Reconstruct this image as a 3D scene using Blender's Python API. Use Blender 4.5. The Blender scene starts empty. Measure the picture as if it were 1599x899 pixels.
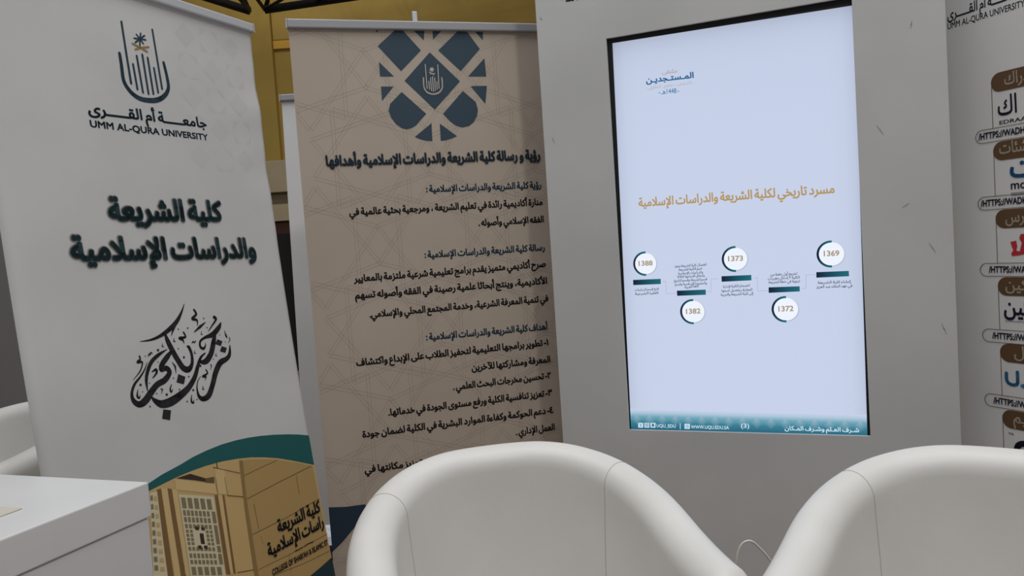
import bpy, bmesh, math, random
import numpy as np
from mathutils import Vector, Matrix
from mathutils.geometry import tessellate_polygon, delaunay_2d_cdt
random.seed(4)
SC = bpy.context.scene
COL = SC.collection
V = Vector
H = 1.25                                     # eye height of the photographer above the floor

# ------------------------------------------------------------------ camera, world, light, exposure
cd = bpy.data.cameras.new('camera'); cam = bpy.data.objects.new('camera', cd); COL.objects.link(cam)
cd.sensor_width = 36.0; cd.lens = 36.0 * 1155.8131 / 1599.0; cd.clip_start = 0.05; cd.clip_end = 100
PITCH, ROLL = 0.0491, -0.0663
fw = V((0, math.cos(PITCH), -math.sin(PITCH))); u0 = V((0, math.sin(PITCH), math.cos(PITCH))); r0 = V((1, 0, 0))
rt = r0 * math.cos(ROLL) + u0 * math.sin(ROLL); upv = u0 * math.cos(ROLL) - r0 * math.sin(ROLL)
cam.matrix_world = Matrix(((rt.x, upv.x, -fw.x, 0), (rt.y, upv.y, -fw.y, 0), (rt.z, upv.z, -fw.z, H), (0, 0, 0, 1)))
SC.camera = cam

w = bpy.data.worlds.new('hall_air'); SC.world = w; w.use_nodes = True
w.node_tree.nodes['Background'].inputs[0].default_value = (0.95, 0.98, 1.0, 1)
w.node_tree.nodes['Background'].inputs[1].default_value = 0.19

def lamp(name, loc, target, size, watts, color=(1, 1, 1), size_y=None):
    l = bpy.data.lights.new(name, 'AREA'); l.energy = watts; l.size = size; l.color = color
    if size_y: l.shape = 'RECTANGLE'; l.size_y = size_y
    o = bpy.data.objects.new(name, l); COL.objects.link(o); o.location = loc
    o.rotation_euler = (V(target) - V(loc)).to_track_quat('-Z', 'Y').to_euler()
    return o
lamp('hall_floodlight', (1.25, -1.45, 5.2), (0.0, 2.3, 1.0), 0.3, 42, (1.0, 0.97, 0.93))
lamp('ceiling_lamp_row', (0.0, 1.2, 6.0), (0.0, 1.2, 0.0), 5.0, 195, (0.98, 0.99, 1.0), 4.0)
lamp('far_ceiling_lamp_row', (-2.0, 6.3, 6.4), (-2.4, 9.0, 2.5), 2.0, 55, (1.0, 0.93, 0.8), 1.0)
SC.view_settings.view_transform = 'Standard'; SC.view_settings.look = 'None'
SC.view_settings.gamma = 1.0; SC.view_settings.use_curve_mapping = False
SC.view_settings.exposure = 0.0

# ------------------------------------------------------------------ helpers
def lin(c): return c / 12.92 if c <= 0.04045 else ((c + 0.055) / 1.055) ** 2.4
def rgb(h): return tuple(lin(int(h[i:i + 2], 16) / 255) for i in (0, 2, 4)) + (1.0,)
PAL = {k: rgb(v) for k, v in dict(navy='1c3846', gold='9c7536', pine='12363a', halo1='c3bfbd', halo2='a8a19f', halo3='6f6d6c',
    black='17151a', teal='0b5959', deepteal='0c2f36', tan='c8a970', stone='b0925c', stoneshade='8f7444', void='362a1b', joint='6b5530', sand='d3b67f',
    groove='7d5f36', lattice='d6cba9', cell='82775a', slate='2a4152', cream='d9d0c3', mhalo1='9d8f83', mhalo2='7c766f', steel='2f5064', night='142c40',
    lines='a39689', lines2='b2a597', faint='c8c7c6',
    sgold='b39563', sink='3b4458', sdiscshade='b4bccd', sdisc='eef4ff', snavy='0c1c33', steal='1f6878', stan='a8957d', sline='98a2b8', swhite='cfe8f4', sicon='1c6e86',
    sblue='1f5f8e', sblue2='3b7fa8', sbeige='a79c97', sbeige2='b7b3b8', brown='5a4023', ivory='d8cbb8', ind='25243f', red='b5202c', blue2='2c6f9e', sky='3d84b5', greyink='8b8f99').items()}

def principled(name, color, rough=0.5, metal=0.0, spec=0.5):
    m = bpy.data.materials.new(name); m.use_nodes = True
    b = m.node_tree.nodes['Principled BSDF']
    b.inputs['Base Color'].default_value = color if len(color) == 4 else (*color, 1)
    b.inputs['Roughness'].default_value = rough; b.inputs['Metallic'].default_value = metal
    b.inputs['Specular IOR Level'].default_value = spec
    return m
def noisy(name, c1, c2, scale, rough=0.5, bump=0.0, bscale=200, detail=4, metal=0.0, spec=0.5, lo=0.35, hi=0.7, stretch=None):
    m = principled(name, c1, rough, metal, spec); nt = m.node_tree; b = nt.nodes['Principled BSDF']
    tc = nt.nodes.new('ShaderNodeTexCoord'); n = nt.nodes.new('ShaderNodeTexNoise'); n.inputs['Scale'].default_value = scale; n.inputs['Detail'].default_value = detail
    src = tc.outputs['Object']
    if stretch:
        mp = nt.nodes.new('ShaderNodeMapping'); mp.inputs['Scale'].default_value = stretch; nt.links.new(src, mp.inputs[0]); src = mp.outputs[0]
    r = nt.nodes.new('ShaderNodeValToRGB'); r.color_ramp.elements[0].position = lo; r.color_ramp.elements[1].position = hi
    r.color_ramp.elements[0].color = c1; r.color_ramp.elements[1].color = c2
    nt.links.new(src, n.inputs['Vector']); nt.links.new(n.outputs['Fac'], r.inputs[0]); nt.links.new(r.outputs[0], b.inputs['Base Color'])
    if bump:
        n2 = nt.nodes.new('ShaderNodeTexNoise'); n2.inputs['Scale'].default_value = bscale; nt.links.new(tc.outputs['Object'], n2.inputs['Vector'])
        bp = nt.nodes.new('ShaderNodeBump'); bp.inputs['Strength'].default_value = bump; bp.inputs['Distance'].default_value = 0.002
        nt.links.new(n2.outputs['Fac'], bp.inputs['Height']); nt.links.new(bp.outputs[0], b.inputs['Normal'])
    return m
def print_mat(name, rough, emit=False, spec=0.5):
    m = principled(name, (0.004, 0.004, 0.004, 1), rough, 0.0, spec); nt = m.node_tree; b = nt.nodes['Principled BSDF']
    a = nt.nodes.new('ShaderNodeAttribute'); a.attribute_name = 'ink'
    nt.links.new(a.outputs['Color'], b.inputs['Emission Color' if emit else 'Base Color'])
    if emit: b.inputs['Emission Strength'].default_value = 1.0
    return m
M = {
 'print': print_mat('printed_ink', 0.6), 'screen': print_mat('lit_screen', 0.25, True, 0.15),
 'white_fabric': noisy('white_banner_fabric', rgb('c9c9c8'), rgb('d2d2d1'), 3, 0.6, 0.15, 900),
 'beige_fabric': noisy('beige_banner_fabric', rgb('b3a698'), rgb('bcafa1'), 2, 0.6, 0.15, 900),
 'plain_fabric': noisy('plain_white_fabric', rgb('d8d9da'), rgb('dfdfe0'), 3, 0.55),
 'aluminium': noisy('brushed_aluminium', rgb('86888d'), rgb('a5a7ac'), 30, 0.38, 0, 1, 3, 0.85, stretch=(1, 1, 40)),
 'greyrail': principled('grey_rail_paint', rgb('9c9da1'), 0.5, 0.2),
 'satin': principled('satin_silver', rgb('c4c6ca'), 0.45, 0.3),
 'darkplastic': principled('black_plastic', rgb('08080a'), 0.5),
 'kiosk': noisy('painted_white_panel', rgb('c2c3c3'), rgb('cdcecd'), 2.2, 0.55, 0.05, 60, 6),
 'mark': principled('grey_scuff', rgb('9a9b97'), 0.7),
 'logo_wall': noisy('printed_white_wall', rgb('d4d4d4'), rgb('dcdcdb'), 1.5, 0.5),
 'leather': noisy('white_leatherette', rgb('d9d7d2'), rgb('e0deda'), 5, 0.42, 0.10, 90, 3),
 'seam': principled('seam_stitch', rgb('b9b6b0'), 0.7),
 'chrome': principled('chrome', rgb('c8c8c8'), 0.15, 1.0),
 'counter': noisy('white_laminate', rgb('d6d6d6'), rgb('dcdcdc'), 4, 0.35, 0.03, 30),
 'gap': principled('shadow_gap', rgb('8f8981'), 0.8),
 'paper': principled('beige_card', rgb('c9c2b6'), 0.7),
 'cable': principled('white_cable', rgb('d6d2c8'), 0.4),
 'yellow': noisy('ochre_wall', rgb('a68a3f'), rgb('b09448'), 1.2, 0.7),
 'yellow_lit': noisy('ochre_wall_painted_light', rgb('d0a033'), rgb('d8aa3c'), 1.2, 0.6),  # wall ochre made brighter, with the light painted into the colour
 'creamtrim': noisy('cream_cladding', rgb('b3a484'), rgb('bcae8f'), 2, 0.6),
 'darktrim': principled('dark_cladding', rgb('6d6047'), 0.7),
 'curtain': noisy('black_drape', rgb('0c0b0d'), rgb('151315'), 6, 0.9, stretch=(8, 8, 0.3)),
 'reddoor': principled('dark_red_wood', rgb('4a2a1e'), 0.5),
 'greywall': noisy('grey_partition', rgb('7e7d7c'), rgb('868583'), 1, 0.7),
 'truss': noisy('black_steel', rgb('121112'), rgb('1c1a1a'), 8, 0.6, metal=0.3),
}
def floor_mat():
    m = principled('wood_plank_floor', (0.3, 0.2, 0.15), 0.45); nt = m.node_tree; b = nt.nodes['Principled BSDF']
    tc = nt.nodes.new('ShaderNodeTexCoord'); br = nt.nodes.new('ShaderNodeTexBrick')
    br.inputs['Scale'].default_value = 1.0; br.inputs['Brick Width'].default_value = 1.2; br.inputs['Row Height'].default_value = 0.16; br.inputs['Mortar Size'].default_value = 0.002
    br.inputs['Color1'].default_value = rgb('93796a'); br.inputs['Color2'].default_value = rgb('9d8474'); br.inputs['Mortar'].default_value = rgb('6f5646')
    nt.links.new(tc.outputs['Object'], br.inputs['Vector']); nt.links.new(br.outputs['Color'], b.inputs['Base Color'])
    return m
M['floor'] = floor_mat()

def obj(name, bm, mat, parent=None, smooth=False, label=None):
    """link a bmesh (world coordinates) as ONE mesh object under parent"""
    if parent is not None: bm.transform(parent.matrix_world.inverted())
    me = bpy.data.meshes.new(name); bm.normal_update(); bm.to_mesh(me); bm.free()
    o = bpy.data.objects.new(name, me); COL.objects.link(o)
    for mm in (mat if isinstance(mat, list) else [mat]): me.materials.append(mm)
    if smooth:
        for p in me.polygons: p.use_smooth = True
    if parent is not None:
        o.parent = parent
        if parent.type == 'MESH': pass
    if label: o['label'] = label
    bpy.context.view_layer.update()
    return o
def thing(name, label, cat, loc, rz=0.0, group=None):
    o = bpy.data.objects.new(name, None); COL.objects.link(o); o.empty_display_size = 0.1
    o.location = loc; o.rotation_euler = (0, 0, rz); tag(o, label, cat, group)
    bpy.context.view_layer.update(); return o
def tag(o, label, cat, group=None):
    o['label'] = label; o['category'] = cat
    if group: o['group'] = group
    return o
def struct(name, bm, mat, smooth=False):
    o = obj(name, bm, mat, None, smooth); o['kind'] = 'structure'; return o

def box(bm, o, a, b, c, bevel=0.0):
    """box with corner o and edge vectors a, b, c"""
    o, a, b, c = V(o), V(a), V(b), V(c)
    vs = [bm.verts.new(o + a * i + b * j + c * k) for k in (0, 1) for j in (0, 1) for i in (0, 1)]
    fs = [(0, 2, 3, 1), (4, 5, 7, 6), (0, 1, 5, 4), (2, 6, 7, 3), (0, 4, 6, 2), (1, 3, 7, 5)]
    faces = [bm.faces.new([vs[i] for i in f]) for f in fs]
    if a.cross(b).dot(c) < 0: bmesh.ops.reverse_faces(bm, faces=faces)
    if bevel:
        es = list({e for f in faces for e in f.edges}); bmesh.ops.bevel(bm, geom=es, offset=bevel, segments=2, affect='EDGES', profile=0.5)
    return bm
def tube(bm, pts, rad, n=10, caps=True):
    pts = [V(p) for p in pts]; rings = []
    t0 = (pts[1] - pts[0]).normalized(); ref = V((0, 0, 1)) if abs(t0.z) < 0.9 else V((1, 0, 0)); s = t0.cross(ref).normalized()
    for i, p in enumerate(pts):
        t = (pts[min(i + 1, len(pts) - 1)] - pts[max(i - 1, 0)]).normalized()
        s = (s - t * s.dot(t)).normalized(); b = t.cross(s)
        r = rad[i] if isinstance(rad, (list, tuple)) else rad
        rings.append([bm.verts.new(p + (s * math.cos(2 * math.pi * k / n) + b * math.sin(2 * math.pi * k / n)) * r) for k in range(n)])
    for A, B in zip(rings, rings[1:]):
        for k in range(n): bm.faces.new((A[k], A[(k + 1) % n], B[(k + 1) % n], B[k]))
    if caps: bm.faces.new(rings[0][::-1]); bm.faces.new(rings[-1])
    return bm
def spline(pts, n=6):
    """Catmull-Rom through tuples of any length"""
    if len(pts) < 3: return pts
    out = []
    for i in range(len(pts) - 1):
        p0, p1, p2, p3 = pts[max(i - 1, 0)], pts[i], pts[i + 1], pts[min(i + 2, len(pts) - 1)]
        for k in range(n):
            t = k / n
            out.append(tuple(0.5 * ((2 * b) + (c - a) * t + (2 * a - 5 * b + 4 * c - d) * t * t + (3 * b - a - 3 * c + d) * t ** 3) for a, b, c, d in zip(p0, p1, p2, p3)))
    out.append(pts[-1]); return out

# ------------------------------------------------------------------ Arabic lettering
def forms():
    d = {}
    def two(c, iso): d[c] = (iso, iso + 1, None, None)
    def four(c, iso): d[c] = (iso, iso + 1, iso + 2, iso + 3)
    d['ء'] = (0xFE80, None, None, None)
    for c, i in zip('آأؤإ', (0xFE81, 0xFE83, 0xFE85, 0xFE87)): two(c, i)
    four('ئ', 0xFE89); two('ا', 0xFE8D); four('ب', 0xFE8F); two('ة', 0xFE93)
    for k, c in enumerate('تثجحخ'): four(c, 0xFE95 + 4 * k)
    for k, c in enumerate('دذرز'): two(c, 0xFEA9 + 2 * k)
    for k, c in enumerate('سشصضطظعغفقكلمنه'): four(c, 0xFEB1 + 4 * k)
    two('و', 0xFEED); two('ى', 0xFEEF); four('ي', 0xFEF1)
    d['ـ'] = (0x640, 0x640, 0x640, 0x640)
    return d
FORMS = forms(); LAMALEF = {'آ': 0xFEF5, 'أ': 0xFEF7, 'إ': 0xFEF9, 'ا': 0xFEFB}
def shape(s):
    s = ''.join(ch for ch in s if ch != '\u064B'); out = []; i = 0; joins = False
    while i < len(s):
        ch = s[i]
        if ch in FORMS:
            if ch == 'ل' and i + 1 < len(s) and s[i + 1] in LAMALEF:
                out.append(chr(LAMALEF[s[i + 1]] + (1 if joins else 0))); joins = False; i += 2; continue
            iso, fin, ini, med = FORMS[ch]
            nxt = i + 1 < len(s) and s[i + 1] in FORMS and s[i + 1] != 'ء'
            if joins and fin: code = med if (nxt and med) else fin
            else: code = ini if (nxt and ini) else iso
            joins = bool(nxt and ini); out.append(chr(code))
        else: out.append(ch); joins = False
        i += 1
    return ''.join(reversed(out))
_txt = {}
def text2d(s, bold=0.0):
    """flat triangles of a line of lettering, baseline at y=0; overlapping strokes are merged, bold thickens them"""
    if s not in _txt:
        c = bpy.data.curves.new('lettering', 'FONT'); c.body = s; c.resolution_u = 3; c.fill_mode = 'NONE'
        if any(ord(q) > 0x600 for q in s): c.space_word = 0.6
        o = bpy.data.objects.new('lettering', c); COL.objects.link(o); bpy.context.view_layer.update()
        e = o.evaluated_get(bpy.context.evaluated_depsgraph_get()); me = e.to_mesh()
        pts = [(v.co.x, v.co.y) for v in me.vertices]; nb = {}
        for ed in me.edges:
            i, j = ed.vertices; nb.setdefault(i, []).append(j); nb.setdefault(j, []).append(i)
        e.to_mesh_clear(); bpy.data.objects.remove(o); bpy.data.curves.remove(c)
        loops, seen = [], set()
        for i in range(len(pts)):                      # vertices of a contour run in order
            if i in seen or i not in nb: continue
            loop, k = [], i
            while k not in seen:
                seen.add(k); loop.append(k); nx = [q for q in nb[k] if q not in seen]
                if not nx: break
                k = (k + 1) if (k + 1) in nx else nx[0]
            if len(loop) > 2: loops.append(loop)
        box_ = [(min(pts[i][0] for i in l), max(pts[i][0] for i in l)) for l in loops]
        order = sorted(range(len(loops)), key=lambda i: box_[i][0]); vs, fs = [], []; cur, hi = [], -1e9
        groups = []
        for i in order:                                # letters that touch are filled together
            if cur and box_[i][0] > hi + 1e-4: groups.append(cur); cur = []
            cur.append(i); hi = max(hi, box_[i][1]) if len(cur) > 1 else box_[i][1]
        if cur: groups.append(cur)
        for g in groups:
            P, E = [], []
            for i in g:
                n0, m = len(P), len(loops[i]); P += [V(pts[k]) for k in loops[i]]; E += [(n0 + k, n0 + (k + 1) % m) for k in range(m)]
            A = np.array([P[a][:] for a, _ in E]); B = np.array([P[b][:] for _, b in E])
            ov, oe, of, _, _, _ = delaunay_2d_cdt(P, E, [], 0, 1e-5, False)
            Q = np.array([v[:] for v in ov]); T = np.array([f for f in of if len(f) == 3]); cen = Q[T].mean(axis=1)
            x, y = cen[:, :1], cen[:, 1:]                # winding number of every triangle's middle
            side = (B[:, 0] - A[:, 0]) * (y - A[:, 1]) - (x - A[:, 0]) * (B[:, 1] - A[:, 1])
            wn = ((A[:, 1] <= y) & (B[:, 1] > y) & (side > 0)).sum(1) - ((A[:, 1] > y) & (B[:, 1] <= y) & (side < 0)).sum(1)
            base = len(vs); vs += [tuple(q) for q in Q.tolist()]
            fs += [tuple(base + int(k) for k in t) for t in T[wn != 0]]
        _txt[s] = (vs, fs)
    vs, fs = _txt[s]
    if bold <= 0.0: return vs, fs
    n = 6 if bold < 0.03 else 10; V2, F2 = [], []
    for k in range(n):
        a = 2 * math.pi * (k + 0.5) / n; dx, dy, b0 = bold * math.cos(a), bold * math.sin(a), len(V2)
        V2 += [(x + dx, y + dy) for x, y in vs]; F2 += [tuple(b0 + i for i in f) for f in fs]
    return V2, F2
ALEF = max(y for x, y in text2d('\uFE8D', 0.0)[0])
CAPH = max(y for x, y in text2d('H', 0.0)[0])

class Surface:
    """a printed plane in the place: origin, right, up, normal and the gentle bow of hanging cloth"""
    def __init__(s, o, a, b, n, bow=0.0, step=0.0006, ripple=0.0, grid=0.0):
        s.o, s.a, s.b, s.n, s.bow, s.step, s.ripple, s.grid = V(o) + V((0, 0, H)), V(a), V(b), V(n), bow, step, ripple, grid
    def at(s, u, v, off=0.0):
        k = s.bow * (v + 0.75) ** 2 if s.bow else 0.0
        if s.ripple:
            e = max(0.0, min(1.0, (u - 0.55) / 0.30)); f = max(0.0, min(1.0, (v + 0.75) / 0.45)) * max(0.0, min(1.0, -v / 0.05))
            k += s.ripple * e * e * f * (math.sin(v * 21 + u * 9) + 0.5 * math.sin(v * 47 - u * 14))
        return s.o + s.a * u + s.b * v + s.n * (k + off)
    def lines(s):
        if not s.grid: return [], []
        return [i * s.grid for i in range(1, int(0.85 / s.grid) + 1)], [-i * s.grid for i in range(-1, int(2.0 / s.grid) + 1)]

def draw(name, surf, items, mat, parent, smooth_strokes=True, label=None):
    """prints a list of items on a surface, as one mesh with an ink colour per corner"""
    bm = bmesh.new(); cl = bm.loops.layers.float_color.new('ink')
    def face(pts, cols, lay):
        vs = [bm.verts.new((p[0], p[1], lay)) for p in pts]
        try: f = bm.faces.new(vs)
        except ValueError: return
        if f.calc_area() == 0: pass
        for l, c in zip(f.loops, cols): l[cl] = c
    def poly(pts, col, lay):
        for t in tessellate_polygon([[V((p[0], p[1], 0)) for p in pts]]): face([pts[i] for i in t], [col] * 3, lay)
    def disc(u, v, r, col, lay, n=14):
        poly_pts = [(u + r * math.cos(2 * math.pi * k / n), v + r * math.sin(2 * math.pi * k / n)) for k in range(n)]
        face(poly_pts, [col] * n, lay)
    for it in items:
        k = it[0]
        if k == 'p': poly(it[1], PAL[it[2]], it[3])
        elif k == 'd': disc(it[1], it[2], it[3], PAL[it[4]], it[5], 40 if it[3] > 0.02 else 14)
        elif k == 's':
            pts = spline(it[1]) if smooth_strokes and len(it[1]) > 3 else it[1]; c = PAL[it[2]]
            for (x0, y0, w0), (x1, y1, w1) in zip(pts, pts[1:]):
                dx, dy = x1 - x0, y1 - y0; L = math.hypot(dx, dy) or 1e-9; nx, ny = -dy / L, dx / L
                face([(x0 + nx * w0 / 2, y0 + ny * w0 / 2), (x0 - nx * w0 / 2, y0 - ny * w0 / 2), (x1 - nx * w1 / 2, y1 - ny * w1 / 2), (x1 + nx * w1 / 2, y1 + ny * w1 / 2)], [c] * 4, it[3])
            for x, y, ww in pts: disc(x, y, ww / 2, c, it[3], 10)
        elif k == 'g':
            q, c0, c1, lay = it[1], PAL[it[2]], PAL[it[3]], it[4]; face(q, [c0, c1, c1, c0], lay)
        elif k == 'q': face(it[1], it[2], it[3])
        elif k == 'a':
            _, u, v, R, wd, d0, d1, c0, c1, lay = it; c0, c1 = PAL[c0], PAL[c1]; n = 28
            ang = [math.radians(d0 + (d1 - d0) * j / n) for j in range(n + 1)]
            mix = lambda a: tuple(p + (q - p) * max(0, min(1, 1 + math.cos(a))) for p, q in zip(c0, c1))
            for a, b in zip(ang, ang[1:]):
                P = lambda t, r: (u + r * math.cos(t), v + r * math.sin(t))
                face([P(a, R - wd / 2), P(a, R + wd / 2), P(b, R + wd / 2), P(b, R - wd / 2)], [mix(a), mix(a), mix(b), mix(b)], lay)
        elif k == 't':
            _, txt, uL, vL, uR, vR, hm, col, off, lay, rtl = it
            s = txt[2:] if txt.startswith('V:') else (shape(txt) if rtl else txt)
            vs, fs = text2d(s, off); 
            base = text2d(s, 0.0)[0]; x0 = min(p[0] for p in base); x1 = max(p[0] for p in base)
            sx = 1.0 / (x1 - x0); sy = hm / (ALEF if rtl else CAPH); c = PAL[col]
            q = [bm.verts.new((uL + (uR - uL) * (x - x0) * sx, vL + (vR - vL) * (x - x0) * sx + y * sy, lay)) for x, y in vs]
            for f in fs:
                try: ff = bm.faces.new([q[i] for i in f])
                except ValueError: continue
                for l in ff.loops: l[cl] = c
    gu, gv = surf.lines()
    for axis, vals in ((0, gu), (1, gv)):
        for t in vals:
            lo = min((v.co[axis] for v in bm.verts), default=0); hi = max((v.co[axis] for v in bm.verts), default=0)
            if lo < t < hi:
                co = V((0, 0, 0)); co[axis] = t; no = V((0, 0, 0)); no[axis] = 1
                bmesh.ops.bisect_plane(bm, geom=bm.verts[:] + bm.edges[:] + bm.faces[:], plane_co=co, plane_no=no, dist=1e-6)
    for v in bm.verts: v.co = surf.at(v.co.x, v.co.y, surf.step * v.co.z)
    bm.normal_update()
    rev = [f for f in bm.faces if f.normal.dot(surf.n) < 0]
    if rev: bmesh.ops.reverse_faces(bm, faces=rev)
    return obj(name, bm, mat, parent, False, label)
def cloth(name, surf, u0, u1, v0, v1, mat, parent, thick=0.0008, label=None):
    """hanging printed sheet with real thickness, on the surface's own grid"""
    g = surf.grid or 0.5
    us = sorted({u0, u1, *[i * g for i in range(1, 60) if u0 < i * g < u1]}); vs = sorted({v0, v1, *[-i * g for i in range(-2, 90) if v0 < -i * g < v1]})
    bm = bmesh.new()
    A = [[bm.verts.new(surf.at(u, v)) for v in vs] for u in us]; B = [[bm.verts.new(surf.at(u, v, -thick)) for v in vs] for u in us]
    nu, nv = len(us), len(vs)
    for i in range(nu - 1):
        for j in range(nv - 1):
            bm.faces.new((A[i][j], A[i + 1][j], A[i + 1][j + 1], A[i][j + 1])); bm.faces.new((B[i][j], B[i][j + 1], B[i + 1][j + 1], B[i + 1][j]))
    for i in range(nu - 1):
        bm.faces.new((A[i][0], B[i][0], B[i + 1][0], A[i + 1][0])); bm.faces.new((A[i][-1], A[i + 1][-1], B[i + 1][-1], B[i][-1]))
    for j in range(nv - 1):
        bm.faces.new((A[0][j], A[0][j + 1], B[0][j + 1], B[0][j])); bm.faces.new((A[-1][j], B[-1][j], B[-1][j + 1], A[-1][j + 1]))
    return obj(name, bm, mat, parent, bool(surf.ripple), label)
def scaled(o, a, b, n, k, **kw): return Surface(V(o) * k, V(a) * k, V(b) * k, n, **kw)
SL = scaled((-1.1578, 1.6452, 0.7468), (0.4245, 0.9054, 0.0096), (-0.0753, 0.0248, 0.9969), (0.9051, -0.4252, 0.0), 0.955, bow=0.0277, ripple=0.0035, grid=0.03)
SM = scaled((-0.6144, 2.2448, 0.7075), (0.9599, 0.2803, 0.004), (-0.0065, 0.008, 0.9999), (0.2803, -0.9599, 0.0), 1.07)
ST = Surface((0.6648, 2.1974, 0.0242), (0.9306, -0.366, -0.0105), (0.0098, -0.0038, 0.9999), (-0.366, -0.9306, 0.0), 0.0, 0.0002)
SK = Surface((0.3398, 2.3123, -0.5858), (0.9306, -0.366, 0.0), (0, 0, 1), (-0.366, -0.9306, 0.0), 0.0, 0.0004)
SW = Surface((1.2601, 2.1, -1.25), (0.4035, -0.915, 0.0), (0, 0, 1), (-0.915, -0.4035, 0.0), 0.0, 0.0005)

# ------------------------------------------------------------------ what is printed, in metres on each surface
PRINTS={}
PRINTS['L_emblem']=[
('s',[(.3619,-.1672,.00881),(.3629,-.1969,.00949),(.3628,-.2308,.01017),(.3669,-.2471,.01086),(.3777,-.2623,.0116),(.3926,-.2737,.01237),(.4142,-.2799,.01319),(.4463,-.2781,.01409),(.4694,-.2707,.01352),(.4883,-.2576,.01221),(.4998,-.243,.01083),(.5048,-.2267,.01013),(.5028,-.1961,.0094),(.4984,-.1651,.00866)],'navy',1),
('s',[(.3798,-.0806,.00615),(.3821,-.1592,.0065),(.3852,-.2416,.00685)],'navy',1),
('s',[(.4745,-.0795,.00571),(.4785,-.1648,.00608),(.4819,-.2407,.00644)],'navy',1),
('s',[(.3987,-.1887,.00621),(.4022,-.2545,.00621)],'navy',1),
('s',[(.4136,-.1636,.00625),(.4183,-.2609,.00626)],'navy',1),
('s',[(.4317,-.1565,.0063),(.4354,-.2617,.00631)],'navy',1),
('s',[(.4477,-.1618,.00635),(.451,-.2593,.00635)],'navy',1),
('s',[(.4639,-.1864,.00604),(.4673,-.2532,.00605)],'navy',1),
('s',[(.4304,-.115,.00498),(.4278,-.1331,.00464)],'navy',1),
('s',[(.4304,-.115,.00498),(.4144,-.1279,.00461)],'navy',1),
('s',[(.4304,-.115,.00498),(.4126,-.1168,.00461)],'navy',1),
('s',[(.4304,-.115,.00498),(.4212,-.1047,.00462)],'navy',1),
('s',[(.4304,-.115,.00498),(.4353,-.0985,.00465)],'navy',1),
('s',[(.4304,-.115,.00498),(.4467,-.102,.00468)],'navy',1),
('s',[(.4304,-.115,.00498),(.4485,-.1132,.00468)],'navy',1),
('s',[(.4304,-.115,.00498),(.4397,-.1254,.00466)],'navy',1),
('s',[(.4048,-.1325,.00451),(.4287,-.1382,.00501),(.448,-.1452,.0046)],'gold',2),
('s',[(.4551,-.1313,.00461),(.4287,-.1387,.00501),(.4113,-.1467,.00452)],'gold',2)]
PRINTS['L_wordmark']=[
('t','جامعـــــة أم القـــــرى',.2513,-.3385,.6221,-.3323,.028,'navy',.034,1,1),
('t','UMM AL-QURA UNIVERSITY',.2512,-.3722,.6207,-.369,.0168,'navy',.032,1,0)]
PRINTS['L_heading']=[
('t','كلية الشريعة',.2673,-.605,.6307,-.6065,.056,'halo1',.1,1,1),
('t','كلية الشريعة',.2673,-.605,.6307,-.6065,.056,'halo2',.082,2,1),
('t','كلية الشريعة',.2673,-.605,.6307,-.6065,.056,'halo3',.062,3,1),
('t','كلية الشريعة',.2673,-.605,.6307,-.6065,.056,'pine',.04,5,1),
('t','والدراسات الإسلامية',.1531,-.7014,.7435,-.7201,.056,'halo1',.1,1,1),
('t','والدراسات الإسلامية',.1531,-.7014,.7435,-.7201,.056,'halo2',.082,2,1),
('t','والدراسات الإسلامية',.1531,-.7014,.7435,-.7201,.056,'halo3',.062,3,1),
('t','والدراسات الإسلامية',.1531,-.7014,.7435,-.7201,.056,'pine',.04,5,1)]
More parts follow.
